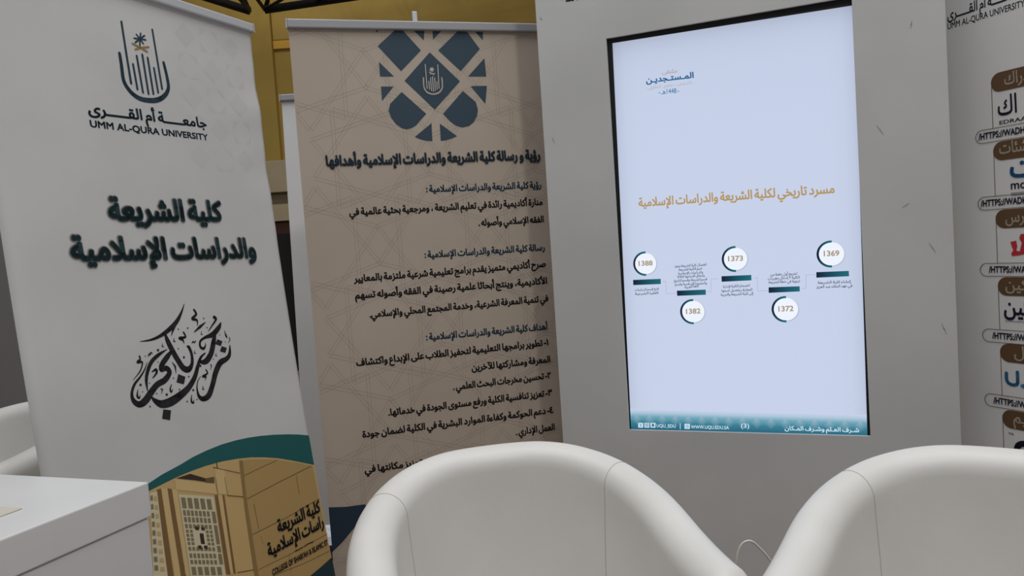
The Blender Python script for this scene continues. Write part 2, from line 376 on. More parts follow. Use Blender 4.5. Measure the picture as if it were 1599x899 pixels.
PRINTS['L_calligraphy']=[
('s',[(.4523,-.837,.00147),(.4379,-.8604,.00681),(.4161,-.8845,.0125),(.3861,-.903,.01231),(.3557,-.9148,.00839),(.3274,-.9198,.00552),(.2986,-.9191,.00136)],'black',1),
('s',[(.4161,-.8845,.00961),(.4028,-.9032,.00668),(.3942,-.9183,.00142)],'black',1),
('s',[(.3757,-.9076,.00471),(.3809,-.9305,.0132),(.3918,-.9606,.01514),(.4036,-.987,.01519),(.4163,-1.0097,.01621),(.4325,-1.016,.01633),(.4463,-1.0027,.01064),(.4501,-.9783,.00874),(.4451,-.9575,.00873),(.4398,-.9538,.00484)],'black',1),
('s',[(.5689,-.9037,.00309),(.5577,-.9176,.01432),(.5325,-.9337,.01516),(.5048,-.9383,.00798),(.4863,-.9462,.00692),(.483,-.9605,.00691),(.4924,-.9683,.00792),(.5012,-.9612,.00398),(.5017,-.9536,.00149)],'black',1),
('s',[(.5409,-.9327,.01014),(.5305,-.9571,.01613),(.5167,-.9851,.017),(.497,-1.0031,.01782),(.4809,-1.0046,.01179),(.4716,-.9987,.00685)],'black',1),
('s',[(.496,-.9817,.00396),(.4783,-.9914,.00786),(.4634,-1.0141,.01169),(.4478,-1.0405,.01449),(.4228,-1.0645,.01715),(.3901,-1.0801,.02156),(.3594,-1.0895,.024),(.3315,-1.0892,.02004),(.3135,-1.0765,.01175),(.3047,-1.0636,.0036)],'black',1),
('s',[(.5882,-.9746,.00413),(.5811,-1,.01233),(.5664,-1.0107,.01429),(.5427,-1.0175,.01817),(.5212,-1.0417,.01797),(.5039,-1.0727,.0168),(.4852,-1.0986,.01761),(.4655,-1.1048,.01454),(.4519,-1.0956,.00964),(.4491,-1.0741,.00482),(.4552,-1.0544,.0029),(.468,-1.0423,.00146)],'black',1),
('s',[(.3903,-.9563,.00473),(.3734,-.9697,.01406),(.352,-.988,.01483),(.3477,-1.0012,.01293),(.3628,-1,.01396),(.3706,-1.0135,.014),(.3523,-1.03,.01663),(.3279,-1.037,.01643),(.3069,-1.0523,.01805),(.2857,-1.0703,.01962),(.2672,-1.0754,.0159),(.2532,-1.0631,.01142),(.2516,-1.0444,.00791),(.2627,-1.0238,.00708),(.282,-1.0084,.00537),(.2983,-.9921,.00361),(.3091,-.9746,.00136)],'black',1),
('s',[(.3745,-.9517,.00188),(.347,-.9613,.00926),(.3212,-.9767,.01096),(.3046,-1.0011,.00995),(.2977,-1.0231,.0081),(.2969,-1.0463,.0027)],'black',1),
('s',[(.3188,-1.0018,.00273),(.3308,-.9981,.00733),(.3314,-1.0069,.00641),(.3181,-1.0174,.00273)],'black',1),
('s',[(.3842,-.9877,.00188),(.3912,-1.0011,.00566),(.3901,-1.0191,.00141)],'black',1),
('s',[(.4815,-.8569,.00595),(.4867,-.8701,.00696),(.4717,-.881,.00888),(.4861,-.887,.00595),(.4848,-.9016,.00198)],'black',1),
('s',[(.513,-.8967,.00301),(.4926,-.9068,.00895),(.4712,-.9179,.00295)],'black',1),
('s',[(.5476,-.8858,.0102),(.5527,-.893,.00715),(.5315,-.9119,.00405),(.5185,-.9231,.00151)],'black',1),
('s',[(.4351,-.9138,.00484),(.4389,-.9276,.00581),(.42,-.9281,.00864),(.4286,-.9343,.00578),(.4317,-.9443,.00145)],'black',1),
('s',[(.2897,-.9557,.0045),(.2908,-.9636,.0045),(.2827,-.9699,.00807),(.2952,-.9729,.00451),(.2848,-.9935,.00359),(.2611,-1.012,.00133)],'black',1),
('s',[(.3154,-.96,.00274),(.3182,-.9546,.0032),(.3212,-.9578,.0032),(.3241,-.9516,.00321),(.328,-.955,.00275)],'black',1),
('s',[(.4578,-.947,.00293),(.4621,-.9435,.00342),(.4654,-.9473,.00343),(.4704,-.943,.00295)],'black',1),
('s',[(.5777,-.929,.00206),(.5788,-.9432,.00412),(.582,-.9494,.00309),(.5824,-.9393,.00155)],'black',1),
('s',[(.5903,-.9506,.00259),(.5923,-.9575,.00311),(.5842,-.9661,.00155)],'black',1),
('s',[(.3705,-1.0456,.00233),(.3641,-1.0564,.00464),(.3662,-1.0649,.00418),(.3718,-1.058,.00186)],'black',1),
('s',[(.2698,-1.0387,.00177),(.2654,-1.0531,.00531),(.2702,-1.0599,.00443),(.2742,-1.0523,.00133)],'black',1),
('s',[(.4283,-1.0863,.00191),(.4241,-1.1019,.00571),(.4299,-1.1082,.00477),(.4327,-1.0997,.00143)],'black',1),
('s',[(.4701,-1.07,.00195),(.4678,-1.0788,.00389),(.4729,-1.079,.00195)],'black',1),
('s',[(.4894,-1.0273,.00394),(.4924,-1.0384,.00493),(.4755,-1.0437,.00684),(.4853,-1.0469,.00491),(.4811,-1.0545,.00147)],'black',1),
('s',[(.3637,-.934,.0014),(.3613,-.9416,.00327),(.3661,-.9436,.00187)],'black',1),
('s',[(.4019,-.9255,.00143),(.3993,-.9341,.00333),(.405,-.9349,.00191)],'black',1),
('s',[(.336,-1.0498,.00229),(.341,-1.0524,.00367),(.3358,-1.0624,.00137)],'black',1),
('s',[(.5336,-.987,.00151),(.5309,-.9951,.00302),(.5361,-.996,.00151)],'black',1),
('s',[(.4624,-.9678,.00147),(.4596,-.9766,.00293),(.4647,-.9766,.00147)],'black',1),
('s',[(.4952,-.9199,.00149),(.4926,-.928,.00298),(.4977,-.9288,.00149)],'black',1),
('s',[(.5077,-1.0157,.00249),(.511,-1.0205,.00299),(.5053,-1.0302,.00149)],'black',1),
('p',[(.3967,-1.0224),(.418,-1.0339),(.4093,-1.0527),(.3868,-1.0429)],'black',1),
('p',[(.3333,-1.1035),(.356,-1.1115),(.3478,-1.136),(.3251,-1.1264)],'black',1),
('p',[(.5457,-.9494),(.5634,-.9577),(.5552,-.9704),(.5365,-.9623)],'black',1),
('p',[(.5578,-.9713),(.5758,-.9793),(.5674,-.9925),(.5483,-.985)],'black',1),
('d',.3469,-.9493,.00353,'black',1),
('d',.3509,-1.0684,.00351,'black',1),
('d',.2797,-1.028,.0034,'black',1),
('d',.4234,-.9813,.00325,'black',1),
('d',.4728,-1.0137,.00332,'black',1),
('d',.4359,-1.0742,.00325,'black',1),
('d',.2964,-1.0879,.00228,'black',1),
('d',.3924,-1.0635,.00239,'black',1),
('d',.3218,-1.0594,.00193,'black',1),
('d',.4286,-1.0355,.00243,'black',1),
('d',.4198,-.9035,.00204,'black',1),
('d',.4509,-.9047,.00248,'black',1),
('d',.5101,-.8848,.00213,'black',1),
('d',.5573,-.9384,.00173,'black',1),
('d',.4098,-.9553,.00202,'black',1),
('d',.3067,-.9585,.00154,'black',1),
('d',.4429,-1.1019,.00203,'black',1),
('d',.4105,-1.1001,.0024,'black',1),
('d',.5211,-1.003,.0017,'black',1),
('d',.5164,-.9121,.00213,'black',1),
('d',.5739,-.9614,.00174,'black',1),
('d',.3797,-1.0301,.00198,'black',1),
('d',.3411,-.9801,.00156,'black',1),
('d',.2823,-1.0463,.00151,'black',1),
('d',.306,-1.0287,.00153,'black',1)]
PRINTS['L_swoosh']=[
('p',[(0,-1.3483),(.1269,-1.3083),(.2538,-1.2747),(.2958,-1.265),(.3532,-1.2572),(.3989,-1.2489),(.4455,-1.2444),(.4977,-1.2426),(.5513,-1.245),(.5981,-1.2497),(.6462,-1.2571),(.7002,-1.268),(.7563,-1.2814),(.8044,-1.2949),(.85,-1.3098),(.85,-1.4073),(.8021,-1.3856),(.7556,-1.3646),(.7016,-1.3416),(.6489,-1.3234),(.5977,-1.3084),(.5478,-1.2977),(.4915,-1.2888),(.4368,-1.2843),(.3877,-1.2835),(.3403,-1.2849),(.2943,-1.289),(.2501,-1.2935),(.125,-1.3079),(0,-1.3251)],'teal',1)]
PRINTS['L_corner']=[
('p',[(.85,-1.7106),(.793,-1.7186),(.7396,-1.7241),(.2,-1.93),(.85,-1.93)],'deepteal',4)]
PRINTS['L_picture']=[
('p',[(0,-1.3251),(.125,-1.3079),(.2501,-1.2935),(.2943,-1.289),(.3403,-1.2849),(.3877,-1.2835),(.4368,-1.2843),(.4915,-1.2888),(.5478,-1.2977),(.5977,-1.3084),(.6489,-1.3234),(.7016,-1.3416),(.7556,-1.3646),(.8021,-1.3856),(.85,-1.4073),(.85,-1.93),(0,-1.93)],'tan',1),
('p',[(.5522,-1.3035),(.6112,-1.3171),(.6933,-1.3433),(.7724,-1.3756),(.8426,-1.4089),(.8473,-1.7157),(.835,-1.7292),(.7516,-1.7294),(.5445,-1.6385)],'stone',2),
('p',[(.5505,-1.303),(.5634,-1.3069),(.5527,-1.4135),(.5445,-1.6385),(.5301,-1.6322),(.5399,-1.4328)],'stoneshade',3),
('p',[(.3359,-1.2871),(.3802,-1.2888),(.4264,-1.3159),(.4243,-1.3252),(.3918,-1.3102)],'void',2),
('p',[(.4264,-1.3159),(.4554,-1.3206),(.4516,-1.3377),(.424,-1.3265)],'joint',2),
('p',[(.3312,-1.2877),(.4532,-1.3409),(.4547,-1.3698),(.3295,-1.3153)],'sand',2),
('p',[(.4624,-1.2999),(.4947,-1.3074),(.4894,-1.3825),(.455,-1.3685)],'sand',2),
('s',[(.552,-1.3502,.00137),(.6172,-1.3473,.00141),(.6928,-1.3452,.00145)],'joint',3),
('s',[(.5487,-1.4169,.00181),(.6835,-1.4104,.00192),(.8339,-1.4057,.00204)],'joint',3),
('s',[(.549,-1.5194,.00179),(.6904,-1.5213,.0019),(.8438,-1.5159,.00203)],'joint',3),
('s',[(.5502,-1.6214,.00133),(.683,-1.6293,.00141),(.8509,-1.6339,.00151)],'joint',3),
('s',[(.5916,-1.6592,.00135),(.7282,-1.6787,.00143),(.8449,-1.6879,.0015)],'joint',3),
('s',[(.7628,-1.4127,.00149),(.7608,-1.4718,.00148)],'joint',3),
('s',[(.575,-1.4403,.00137),(.5764,-1.5132,.00136)],'joint',3),
('s',[(.6727,-1.6276,.00093),(.6659,-1.6918,.00092)],'joint',3),
('s',[(.5803,-1.5364,.00091),(.5813,-1.5585,.0009)],'joint',3),
('s',[(.4889,-1.3846,.00221),(.5481,-1.409,.00226)],'joint',3),
('s',[(.474,-1.5973,.00214),(.5375,-1.6159,.0022)],'joint',3),
('s',[(.489,-1.3322,.00133),(.4889,-1.3846,.00133)],'joint',3),
('s',[(.4582,-1.3261,.00131),(.4569,-1.3705,.00131)],'joint',3),
('s',[(.4566,-1.2944,.00176),(.5459,-1.3388,.00182)],'joint',3),
('s',[(.4709,-1.2877,.00265),(.47,-1.3022,.00265)],'void',3),
('p',[(.2739,-1.2968),(.2869,-1.2977),(.2779,-1.5213),(.2621,-1.5143)],'groove',2),
('p',[(.2869,-1.2977),(.3047,-1.3028),(.2962,-1.5294),(.2802,-1.5223)],'sand',2),
('p',[(.3047,-1.3028),(.3174,-1.3096),(.3126,-1.5365),(.2986,-1.5304)],'groove',2),
('p',[(.3174,-1.3096),(.3322,-1.317),(.3244,-1.5417),(.3102,-1.5355)],'sand',2),
('p',[(.4458,-1.3686),(.4565,-1.3722),(.4503,-1.592),(.4365,-1.586)],'groove',2),
('p',[(.4567,-1.3714),(.4706,-1.377),(.4596,-1.5948),(.4503,-1.592)],'sand',2),
('p',[(.4706,-1.377),(.4782,-1.3796),(.468,-1.5971),(.4602,-1.595)],'groove',2),
('p',[(.3338,-1.3288),(.4411,-1.3715),(.4333,-1.5896),(.3254,-1.5422)],'lattice',3),
('p',[(.3387,-1.3384),(.3514,-1.3435),(.3505,-1.3715),(.3377,-1.3663)],'cell',4),
('p',[(.3575,-1.3459),(.3705,-1.3511),(.3696,-1.3792),(.3565,-1.3739)],'cell',4),
('p',[(.3767,-1.3536),(.39,-1.3589),(.389,-1.3871),(.3758,-1.3817)],'cell',4),
('p',[(.3962,-1.3614),(.4097,-1.3668),(.4088,-1.3951),(.3953,-1.3896)],'cell',4),
('p',[(.4161,-1.3693),(.4299,-1.3748),(.429,-1.4032),(.4152,-1.3977)],'cell',4),
('p',[(.3375,-1.3716),(.3454,-1.3748),(.3449,-1.3888),(.337,-1.3856)],'cell',4),
('p',[(.3491,-1.3764),(.3572,-1.3796),(.3566,-1.3936),(.3486,-1.3903)],'cell',4),
('p',[(.3609,-1.3812),(.369,-1.3844),(.3685,-1.3985),(.3604,-1.3951)],'cell',4),
('p',[(.3729,-1.386),(.381,-1.3893),(.3806,-1.4034),(.3724,-1.4)],'cell',4),
('p',[(.3849,-1.3909),(.3932,-1.3942),(.3927,-1.4083),(.3844,-1.4049)],'cell',4),
('p',[(.3971,-1.3958),(.4055,-1.3992),(.405,-1.4133),(.3966,-1.4099)],'cell',4),
('p',[(.4094,-1.4008),(.4179,-1.4043),(.4174,-1.4184),(.409,-1.415)],'cell',4),
('p',[(.3368,-1.3898),(.3447,-1.3931),(.3443,-1.4059),(.3363,-1.4027)],'cell',4),
('p',[(.3485,-1.3946),(.3565,-1.3979),(.356,-1.4108),(.348,-1.4075)],'cell',4),
('p',[(.3603,-1.3995),(.3684,-1.4028),(.3679,-1.4157),(.3598,-1.4124)],'cell',4),
('p',[(.3722,-1.4043),(.3804,-1.4077),(.3799,-1.4206),(.3717,-1.4173)],'cell',4),
('p',[(.3843,-1.4093),(.3926,-1.4127),(.3921,-1.4256),(.3838,-1.4222)],'cell',4),
('p',[(.3965,-1.4143),(.4048,-1.4177),(.4044,-1.4307),(.396,-1.4273)],'cell',4),
('p',[(.4088,-1.4193),(.4173,-1.4228),(.4168,-1.4358),(.4084,-1.4323)],'cell',4),
('p',[(.3361,-1.408),(.3441,-1.4113),(.3436,-1.422),(.3357,-1.4187)],'cell',4),
('p',[(.3478,-1.4129),(.3558,-1.4162),(.3554,-1.4269),(.3474,-1.4236)],'cell',4),
('p',[(.3596,-1.4177),(.3677,-1.4211),(.3673,-1.4318),(.3592,-1.4285)],'cell',4),
('p',[(.3715,-1.4227),(.3797,-1.426),(.3793,-1.4368),(.3712,-1.4334)],'cell',4),
('p',[(.3836,-1.4276),(.3919,-1.4311),(.3915,-1.4419),(.3832,-1.4384)],'cell',4),
('p',[(.3958,-1.4327),(.4042,-1.4361),(.4038,-1.447),(.3954,-1.4435)],'cell',4),
('p',[(.4082,-1.4378),(.4166,-1.4413),(.4162,-1.4521),(.4078,-1.4486)],'cell',4),
('p',[(.4252,-1.4072),(.4364,-1.4118),(.4354,-1.4435),(.4242,-1.4389)],'cell',4),
('p',[(.424,-1.4443),(.4352,-1.4489),(.4333,-1.5012),(.4221,-1.4965)],'cell',4),
('p',[(.3355,-1.423),(.3436,-1.4264),(.3433,-1.4339),(.3353,-1.4305)],'cell',4),
('p',[(.3475,-1.428),(.3556,-1.4313),(.3553,-1.4389),(.3472,-1.4354)],'cell',4),
('p',[(.3959,-1.4481),(.4041,-1.4515),(.4038,-1.4591),(.3956,-1.4557)],'cell',4),
('p',[(.4079,-1.4531),(.4162,-1.4565),(.4159,-1.4641),(.4077,-1.4607)],'cell',4),
('p',[(.3351,-1.4337),(.3432,-1.4371),(.3429,-1.4446),(.3348,-1.4412)],'cell',4),
('p',[(.347,-1.4387),(.3552,-1.4421),(.3549,-1.4496),(.3468,-1.4462)],'cell',4),
('p',[(.3955,-1.4589),(.4037,-1.4623),(.4034,-1.4699),(.3952,-1.4665)],'cell',4),
('p',[(.4075,-1.4639),(.4158,-1.4674),(.4155,-1.475),(.4073,-1.4715)],'cell',4),
('p',[(.3347,-1.4444),(.3428,-1.4478),(.3425,-1.4552),(.3344,-1.4518)],'cell',4),
('p',[(.3466,-1.4494),(.3548,-1.4528),(.3545,-1.4603),(.3463,-1.4569)],'cell',4),
('p',[(.3951,-1.4697),(.4033,-1.4731),(.403,-1.4807),(.3948,-1.4773)],'cell',4),
('p',[(.4071,-1.4748),(.4154,-1.4782),(.4151,-1.4858),(.4068,-1.4824)],'cell',4),
('p',[(.3343,-1.455),(.3424,-1.4584),(.3421,-1.4659),(.334,-1.4625)],'cell',4),
('p',[(.3462,-1.4601),(.3544,-1.4635),(.3541,-1.471),(.3459,-1.4676)],'cell',4),
('p',[(.3947,-1.4805),(.4029,-1.484),(.4026,-1.4915),(.3944,-1.4881)],'cell',4),
('p',[(.4067,-1.4856),(.415,-1.4891),(.4147,-1.4967),(.4064,-1.4932)],'cell',4),
('p',[(.3652,-1.4244),(.3758,-1.4288),(.3754,-1.4396),(.3648,-1.4352)],'void',4),
('p',[(.3833,-1.4319),(.3941,-1.4364),(.3937,-1.4472),(.3829,-1.4427)],'void',4),
('p',[(.3751,-1.4482),(.3869,-1.4531),(.3858,-1.4812),(.374,-1.4762)],'void',4),
('p',[(.3632,-1.476),(.3738,-1.4805),(.3734,-1.4912),(.3628,-1.4867)],'void',4),
('p',[(.3814,-1.4837),(.3922,-1.4882),(.3917,-1.499),(.3809,-1.4944)],'void',4),
('p',[(.3338,-1.4678),(.3417,-1.4712),(.3413,-1.4808),(.3334,-1.4774)],'cell',4),
('p',[(.3455,-1.4728),(.3535,-1.4762),(.3531,-1.4858),(.3451,-1.4824)],'cell',4),
('p',[(.3573,-1.4778),(.3654,-1.4813),(.365,-1.4909),(.3569,-1.4875)],'cell',4),
('p',[(.3692,-1.4829),(.3775,-1.4864),(.3771,-1.4961),(.3689,-1.4926)],'cell',4),
('p',[(.3813,-1.488),(.3896,-1.4915),(.3893,-1.5013),(.381,-1.4977)],'cell',4),
('p',[(.3936,-1.4932),(.4019,-1.4968),(.4016,-1.5065),(.3932,-1.5029)],'cell',4),
('p',[(.4059,-1.4985),(.4144,-1.5021),(.414,-1.5118),(.4055,-1.5082)],'cell',4),
('p',[(.3331,-1.4849),(.341,-1.4883),(.3405,-1.5),(.3326,-1.4966)],'cell',4),
('p',[(.3448,-1.4899),(.3528,-1.4933),(.3523,-1.5051),(.3443,-1.5016)],'cell',4),
('p',[(.3566,-1.495),(.3647,-1.4984),(.3642,-1.5102),(.3561,-1.5067)],'cell',4),
('p',[(.3686,-1.5001),(.3768,-1.5036),(.3763,-1.5154),(.3681,-1.5119)],'cell',4),
('p',[(.3807,-1.5052),(.389,-1.5088),(.3885,-1.5206),(.3802,-1.5171)],'cell',4),
('p',[(.3929,-1.5105),(.4013,-1.5141),(.4008,-1.5259),(.3924,-1.5223)],'cell',4),
('p',[(.4052,-1.5158),(.4137,-1.5194),(.4133,-1.5313),(.4048,-1.5277)],'cell',4),
('p',[(.3323,-1.5019),(.3403,-1.5053),(.3398,-1.516),(.3319,-1.5126)],'cell',4),
('p',[(.3441,-1.507),(.3521,-1.5104),(.3516,-1.5211),(.3436,-1.5176)],'cell',4),
('p',[(.3559,-1.5121),(.364,-1.5156),(.3636,-1.5263),(.3554,-1.5228)],'cell',4),
('p',[(.3679,-1.5172),(.3761,-1.5208),(.3756,-1.5315),(.3674,-1.5279)],'cell',4),
('p',[(.38,-1.5224),(.3883,-1.526),(.3878,-1.5368),(.3795,-1.5332)],'cell',4),
('p',[(.3922,-1.5277),(.4006,-1.5313),(.4001,-1.5421),(.3917,-1.5385)],'cell',4),
('p',[(.4046,-1.5331),(.413,-1.5367),(.4126,-1.5475),(.4041,-1.5438)],'cell',4),
('p',[(.4219,-1.5008),(.4331,-1.5056),(.4325,-1.523),(.4213,-1.5182)],'cell',4),
('p',[(.4211,-1.5225),(.4323,-1.5273),(.4312,-1.5556),(.42,-1.5507)],'cell',4),
('p',[(.3316,-1.52),(.3444,-1.5256),(.3435,-1.5469),(.3306,-1.5412)],'cell',4),
('p',[(.3505,-1.5282),(.3636,-1.5339),(.3627,-1.5553),(.3496,-1.5496)],'cell',4),
('p',[(.3698,-1.5366),(.3831,-1.5424),(.3822,-1.5639),(.3689,-1.558)],'cell',4),
('p',[(.3894,-1.5452),(.403,-1.551),(.4021,-1.5726),(.3885,-1.5667)],'cell',4),
('p',[(.4094,-1.5538),(.4232,-1.5598),(.4223,-1.5815),(.4085,-1.5754)],'cell',4),
('p',[(.2519,-1.2986),(.2736,-1.3009),(.2598,-1.5134),(.2225,-1.4969)],'lattice',3),
('p',[(.2528,-1.3049),(.259,-1.3056),(.2576,-1.3179),(.2511,-1.317)],'cell',4),
('p',[(.2621,-1.3102),(.2695,-1.3111),(.2688,-1.3217),(.2611,-1.3206)],'tan',4),
('p',[(.2499,-1.3261),(.2565,-1.3272),(.2551,-1.3395),(.2482,-1.3382)],'cell',4),
('p',[(.2599,-1.332),(.2679,-1.3334),(.2671,-1.344),(.2589,-1.3423)],'tan',4),
('p',[(.247,-1.3472),(.2541,-1.3487),(.2526,-1.361),(.2453,-1.3593)],'cell',4),
('p',[(.2577,-1.3537),(.2663,-1.3556),(.2655,-1.3661),(.2567,-1.364)],'tan',4),
('p',[(.244,-1.3683),(.2516,-1.3702),(.2502,-1.3824),(.2423,-1.3803)],'cell',4),
('p',[(.2555,-1.3754),(.2646,-1.3778),(.2638,-1.3883),(.2544,-1.3857)],'tan',4),
('p',[(.2411,-1.3893),(.2491,-1.3916),(.2476,-1.4038),(.2394,-1.4013)],'cell',4),
('p',[(.2533,-1.397),(.2629,-1.3999),(.2621,-1.4104),(.2522,-1.4073)],'tan',4),
('p',[(.2381,-1.4102),(.2466,-1.4129),(.2451,-1.4251),(.2364,-1.4222)],'cell',4),
('p',[(.251,-1.4186),(.2612,-1.422),(.2604,-1.4324),(.2499,-1.4289)],'tan',4),
('p',[(.2351,-1.4311),(.244,-1.4342),(.2426,-1.4464),(.2334,-1.443)],'cell',4),
('p',[(.2487,-1.4401),(.2595,-1.444),(.2587,-1.4545),(.2477,-1.4504)],'tan',4),
('p',[(.2322,-1.4519),(.2415,-1.4555),(.2401,-1.4676),(.2304,-1.4638)],'cell',4),
('p',[(.2465,-1.4616),(.2578,-1.466),(.2569,-1.4764),(.2454,-1.4718)],'tan',4),
('p',[(.2292,-1.4726),(.239,-1.4766),(.2375,-1.4887),(.2274,-1.4845)],'cell',4),
('p',[(.2442,-1.483),(.256,-1.4879),(.2552,-1.4984),(.2431,-1.4932)],'tan',4),
('t','كلية الشريعة',.6473,-1.5511,.8387,-1.5543,.036,'black',.035,5,1),
('t','راسات الإسلامية',.5934,-1.6012,.8414,-1.6045,.036,'black',.035,5,1),
('s',[(.6992,-1.6284,.00331),(.7157,-1.63,.00238),(.7307,-1.6295,.00335)],'black',5),
('s',[(.738,-1.6303,.00288),(.7573,-1.6288,.00242),(.7811,-1.632,.00342)],'black',5),
('t',"COLLEGE OF SHARI'AH & ISLAMIC ST",.5953,-1.6579,.8432,-1.6657,.016,'black',.03,5,0)]
PRINTS['M_emblem']=[
('p',[(.4218,-.068),(.512,-.1589),(.4238,-.2471),(.3354,-.1565)],'slate',1),
('p',[(.4493,-.0618),(.5195,.0018),(.5486,-.0038),(.585,-.0563),(.517,-.1267)],'slate',1),
('p',[(.2605,-.0504),(.3222,.0034),(.3389,.0025),(.3942,-.0622),(.3269,-.1268)],'slate',1),
('p',[(.376,-.0005),(.41,.0001),(.4058,-.031)],'slate',1),
('p',[(.4356,-.0007),(.4633,-.0015),(.4353,-.0289)],'slate',1),
('p',[(.574,-.0016),(.5993,-.003),(.5974,-.0287)],'slate',1),
('p',[(.2575,.0012),(.2687,.0014),(.2608,-.0093)],'slate',1),
('p',[(.2608,-.0986),(.2602,-.1433),(.3035,-.1434)],'slate',1),
('p',[(.2607,-.174),(.2998,-.1742),(.2607,-.2183)],'slate',1),
('p',[(.5981,-.0856),(.6,-.1438),(.5396,-.1437)],'slate',1),
('p',[(.5455,-.1742),(.5997,-.1733),(.5901,-.231)],'slate',1),
('p',[(.3236,-.191),(.3958,-.2599),(.374,-.2812),(.3607,-.2954),(.3448,-.304),(.3295,-.3067),(.3148,-.3028),(.2978,-.2899),(.2845,-.2701),(.2785,-.2481),(.2849,-.2274)],'slate',1),
('p',[(.5191,-.1893),(.4493,-.2608),(.4692,-.2841),(.4869,-.2979),(.5083,-.305),(.5307,-.3006),(.5474,-.2886),(.5597,-.2692),(.5645,-.2491),(.5587,-.2245)],'slate',1),
('p',[(.41,-.2891),(.4087,-.3452),(.3904,-.3441),(.3724,-.3395),(.3536,-.3312)],'slate',1),
('p',[(.4364,-.2908),(.4352,-.3453),(.4521,-.3439),(.4712,-.3389),(.4892,-.332)],'slate',1),
('s',[(.3954,-.1477,.0039),(.3944,-.1687,.00391),(.3964,-.1819,.00421),(.4052,-.1939,.00482),(.4232,-.1989,.00483),(.4415,-.1936,.00484),(.4518,-.181,.00424),(.4542,-.1659,.00393),(.4537,-.1478,.00393)],'cream',3),
('s',[(.4042,-.1058,.00216),(.4044,-.1807,.00217)],'cream',3),
('s',[(.444,-.1069,.00217),(.4425,-.181,.00218)],'cream',3),
('s',[(.4117,-.158,.00217),(.4115,-.1838,.00217)],'cream',3),
('s',[(.4181,-.1472,.00217),(.4173,-.188,.00217)],'cream',3),
('s',[(.4245,-.1436,.00217),(.4233,-.1905,.00217)],'cream',3),
('s',[(.431,-.1472,.00217),(.4295,-.1893,.00217)],'cream',3),
('s',[(.4368,-.1592,.00217),(.436,-.1845,.00218)],'cream',3),
('s',[(.4237,-.1219,.00217),(.4231,-.1299,.00202)],'cream',3),
('s',[(.4237,-.1219,.00217),(.4176,-.1262,.00202)],'cream',3),
('s',[(.4237,-.1219,.00217),(.4167,-.121,.00202)],'cream',3),
('s',[(.4237,-.1219,.00217),(.4198,-.1163,.00202)],'cream',3),
('s',[(.4237,-.1219,.00217),(.4253,-.1149,.00202)],'cream',3),
('s',[(.4237,-.1219,.00217),(.4298,-.1177,.00203)],'cream',3),
('s',[(.4237,-.1219,.00217),(.4308,-.1229,.00203)],'cream',3),
('s',[(.4237,-.1219,.00217),(.4276,-.1276,.00203)],'cream',3),
('s',[(.4145,-.1301,.00181),(.4233,-.1346,.00199),(.4304,-.1391,.00181)],'cream',3),
('s',[(.4326,-.134,.00181),(.4233,-.1347,.00199),(.4172,-.1365,.00181)],'cream',3)]
PRINTS['M_heading']=[
('t','رؤية و رسالة كلية الشريعة والدراسات الإسلامية وأهدافها',.078,-.4119,.7619,-.4138,.03,'mhalo1',.08,1,1),
('t','رؤية و رسالة كلية الشريعة والدراسات الإسلامية وأهدافها',.078,-.4119,.7619,-.4138,.03,'mhalo2',.06,2,1),
('t','رؤية و رسالة كلية الشريعة والدراسات الإسلامية وأهدافها',.078,-.4119,.7619,-.4138,.03,'slate',.038,4,1)]
PRINTS['M_lettering']=[
('t','رؤية كلية الشريعة والدراسات الإسلامية :',.3773,-.5049,.7593,-.5074,.0208,'steel',.042,1,1),
('t','منارة أكاديمية رائدة في تعليم الشريعة ، ومرجعية بحثية عالمية في',.1345,-.5645,.7596,-.5635,.0208,'black',.042,1,1),
('t','الفقه الإسلامي وأصوله .',.5384,-.6202,.7597,-.6206,.0208,'black',.042,1,1),
('t','رسالة كلية الشريعة والدراسات الإسلامية :',.3563,-.7108,.7561,-.7133,.0208,'steel',.042,1,1),
('t','صرح أكاديمي متميز يقدم برامج تعليمية شرعية ملتزمة بالمعايير',.1316,-.769,.7554,-.7674,.0208,'black',.042,1,1),
('t','الأكاديمية، وينتج أبحاثًا علمية رصينة في الفقه وأصوله تسهم',.1314,-.8204,.7557,-.8238,.0208,'black',.042,1,1),
('t','في تنمية المعرفة الشرعية، وخدمة المجتمع المحلي والإسلامي.',.1703,-.8824,.7558,-.8824,.0208,'black',.042,1,1),
('t','أهداف كلية الشريعة والدراسات الإسلامية :',.3408,-.9706,.7466,-.9755,.0208,'steel',.042,1,1),
('t','١- تطوير برامجها التعليمية لتحفيز الطلاب على الإبداع واكتشاف',.1187,-1.0275,.7449,-1.0278,.0208,'black',.042,1,1),
('t','المعرفة ومشاركتها للآخرين',.4802,-1.0835,.7474,-1.0848,.0208,'black',.042,1,1),
('t','٢- تحسين مخرجات البحث العلمي .',.4148,-1.1381,.7457,-1.1383,.0208,'black',.042,1,1),
('t','٣- تعزيز تنافسية الكلية ورفع مستوى الجودة في خدماتها.',.2039,-1.1936,.7458,-1.1964,.0208,'black',.042,1,1),
('t','٤- دعم الحوكمة وكفاءة الموارد البشرية في الكلية لضمان جودة',.1193,-1.2514,.746,-1.2546,.0208,'black',.042,1,1),
('t','العمل الإداري .',.612,-1.3117,.7462,-1.3121,.0208,'black',.042,1,1),
('t','٥- تفعيل دور الكلية في خدمة المجتمع ، وتعزيز مكانتها في',.1173,-1.3617,.7465,-1.3692,.0208,'black',.042,1,1)]
PRINTS['M_swoosh']=[
('p',[(0,-1.4508),(.0512,-1.4577),(.1095,-1.4593),(.22,-1.72),(.34,-1.66),(.34,-1.7),(.22,-1.77),(.0878,-1.5101),(.0329,-1.5649),(0,-1.5901)],'night',1)]
PRINTS['T_title']=[
('t','مسرد تاريخي لكلية الشريعة والدراسات الإسلامية',-.2766,.085,.2785,.0835,.026,'sgold',.03,1,1)]
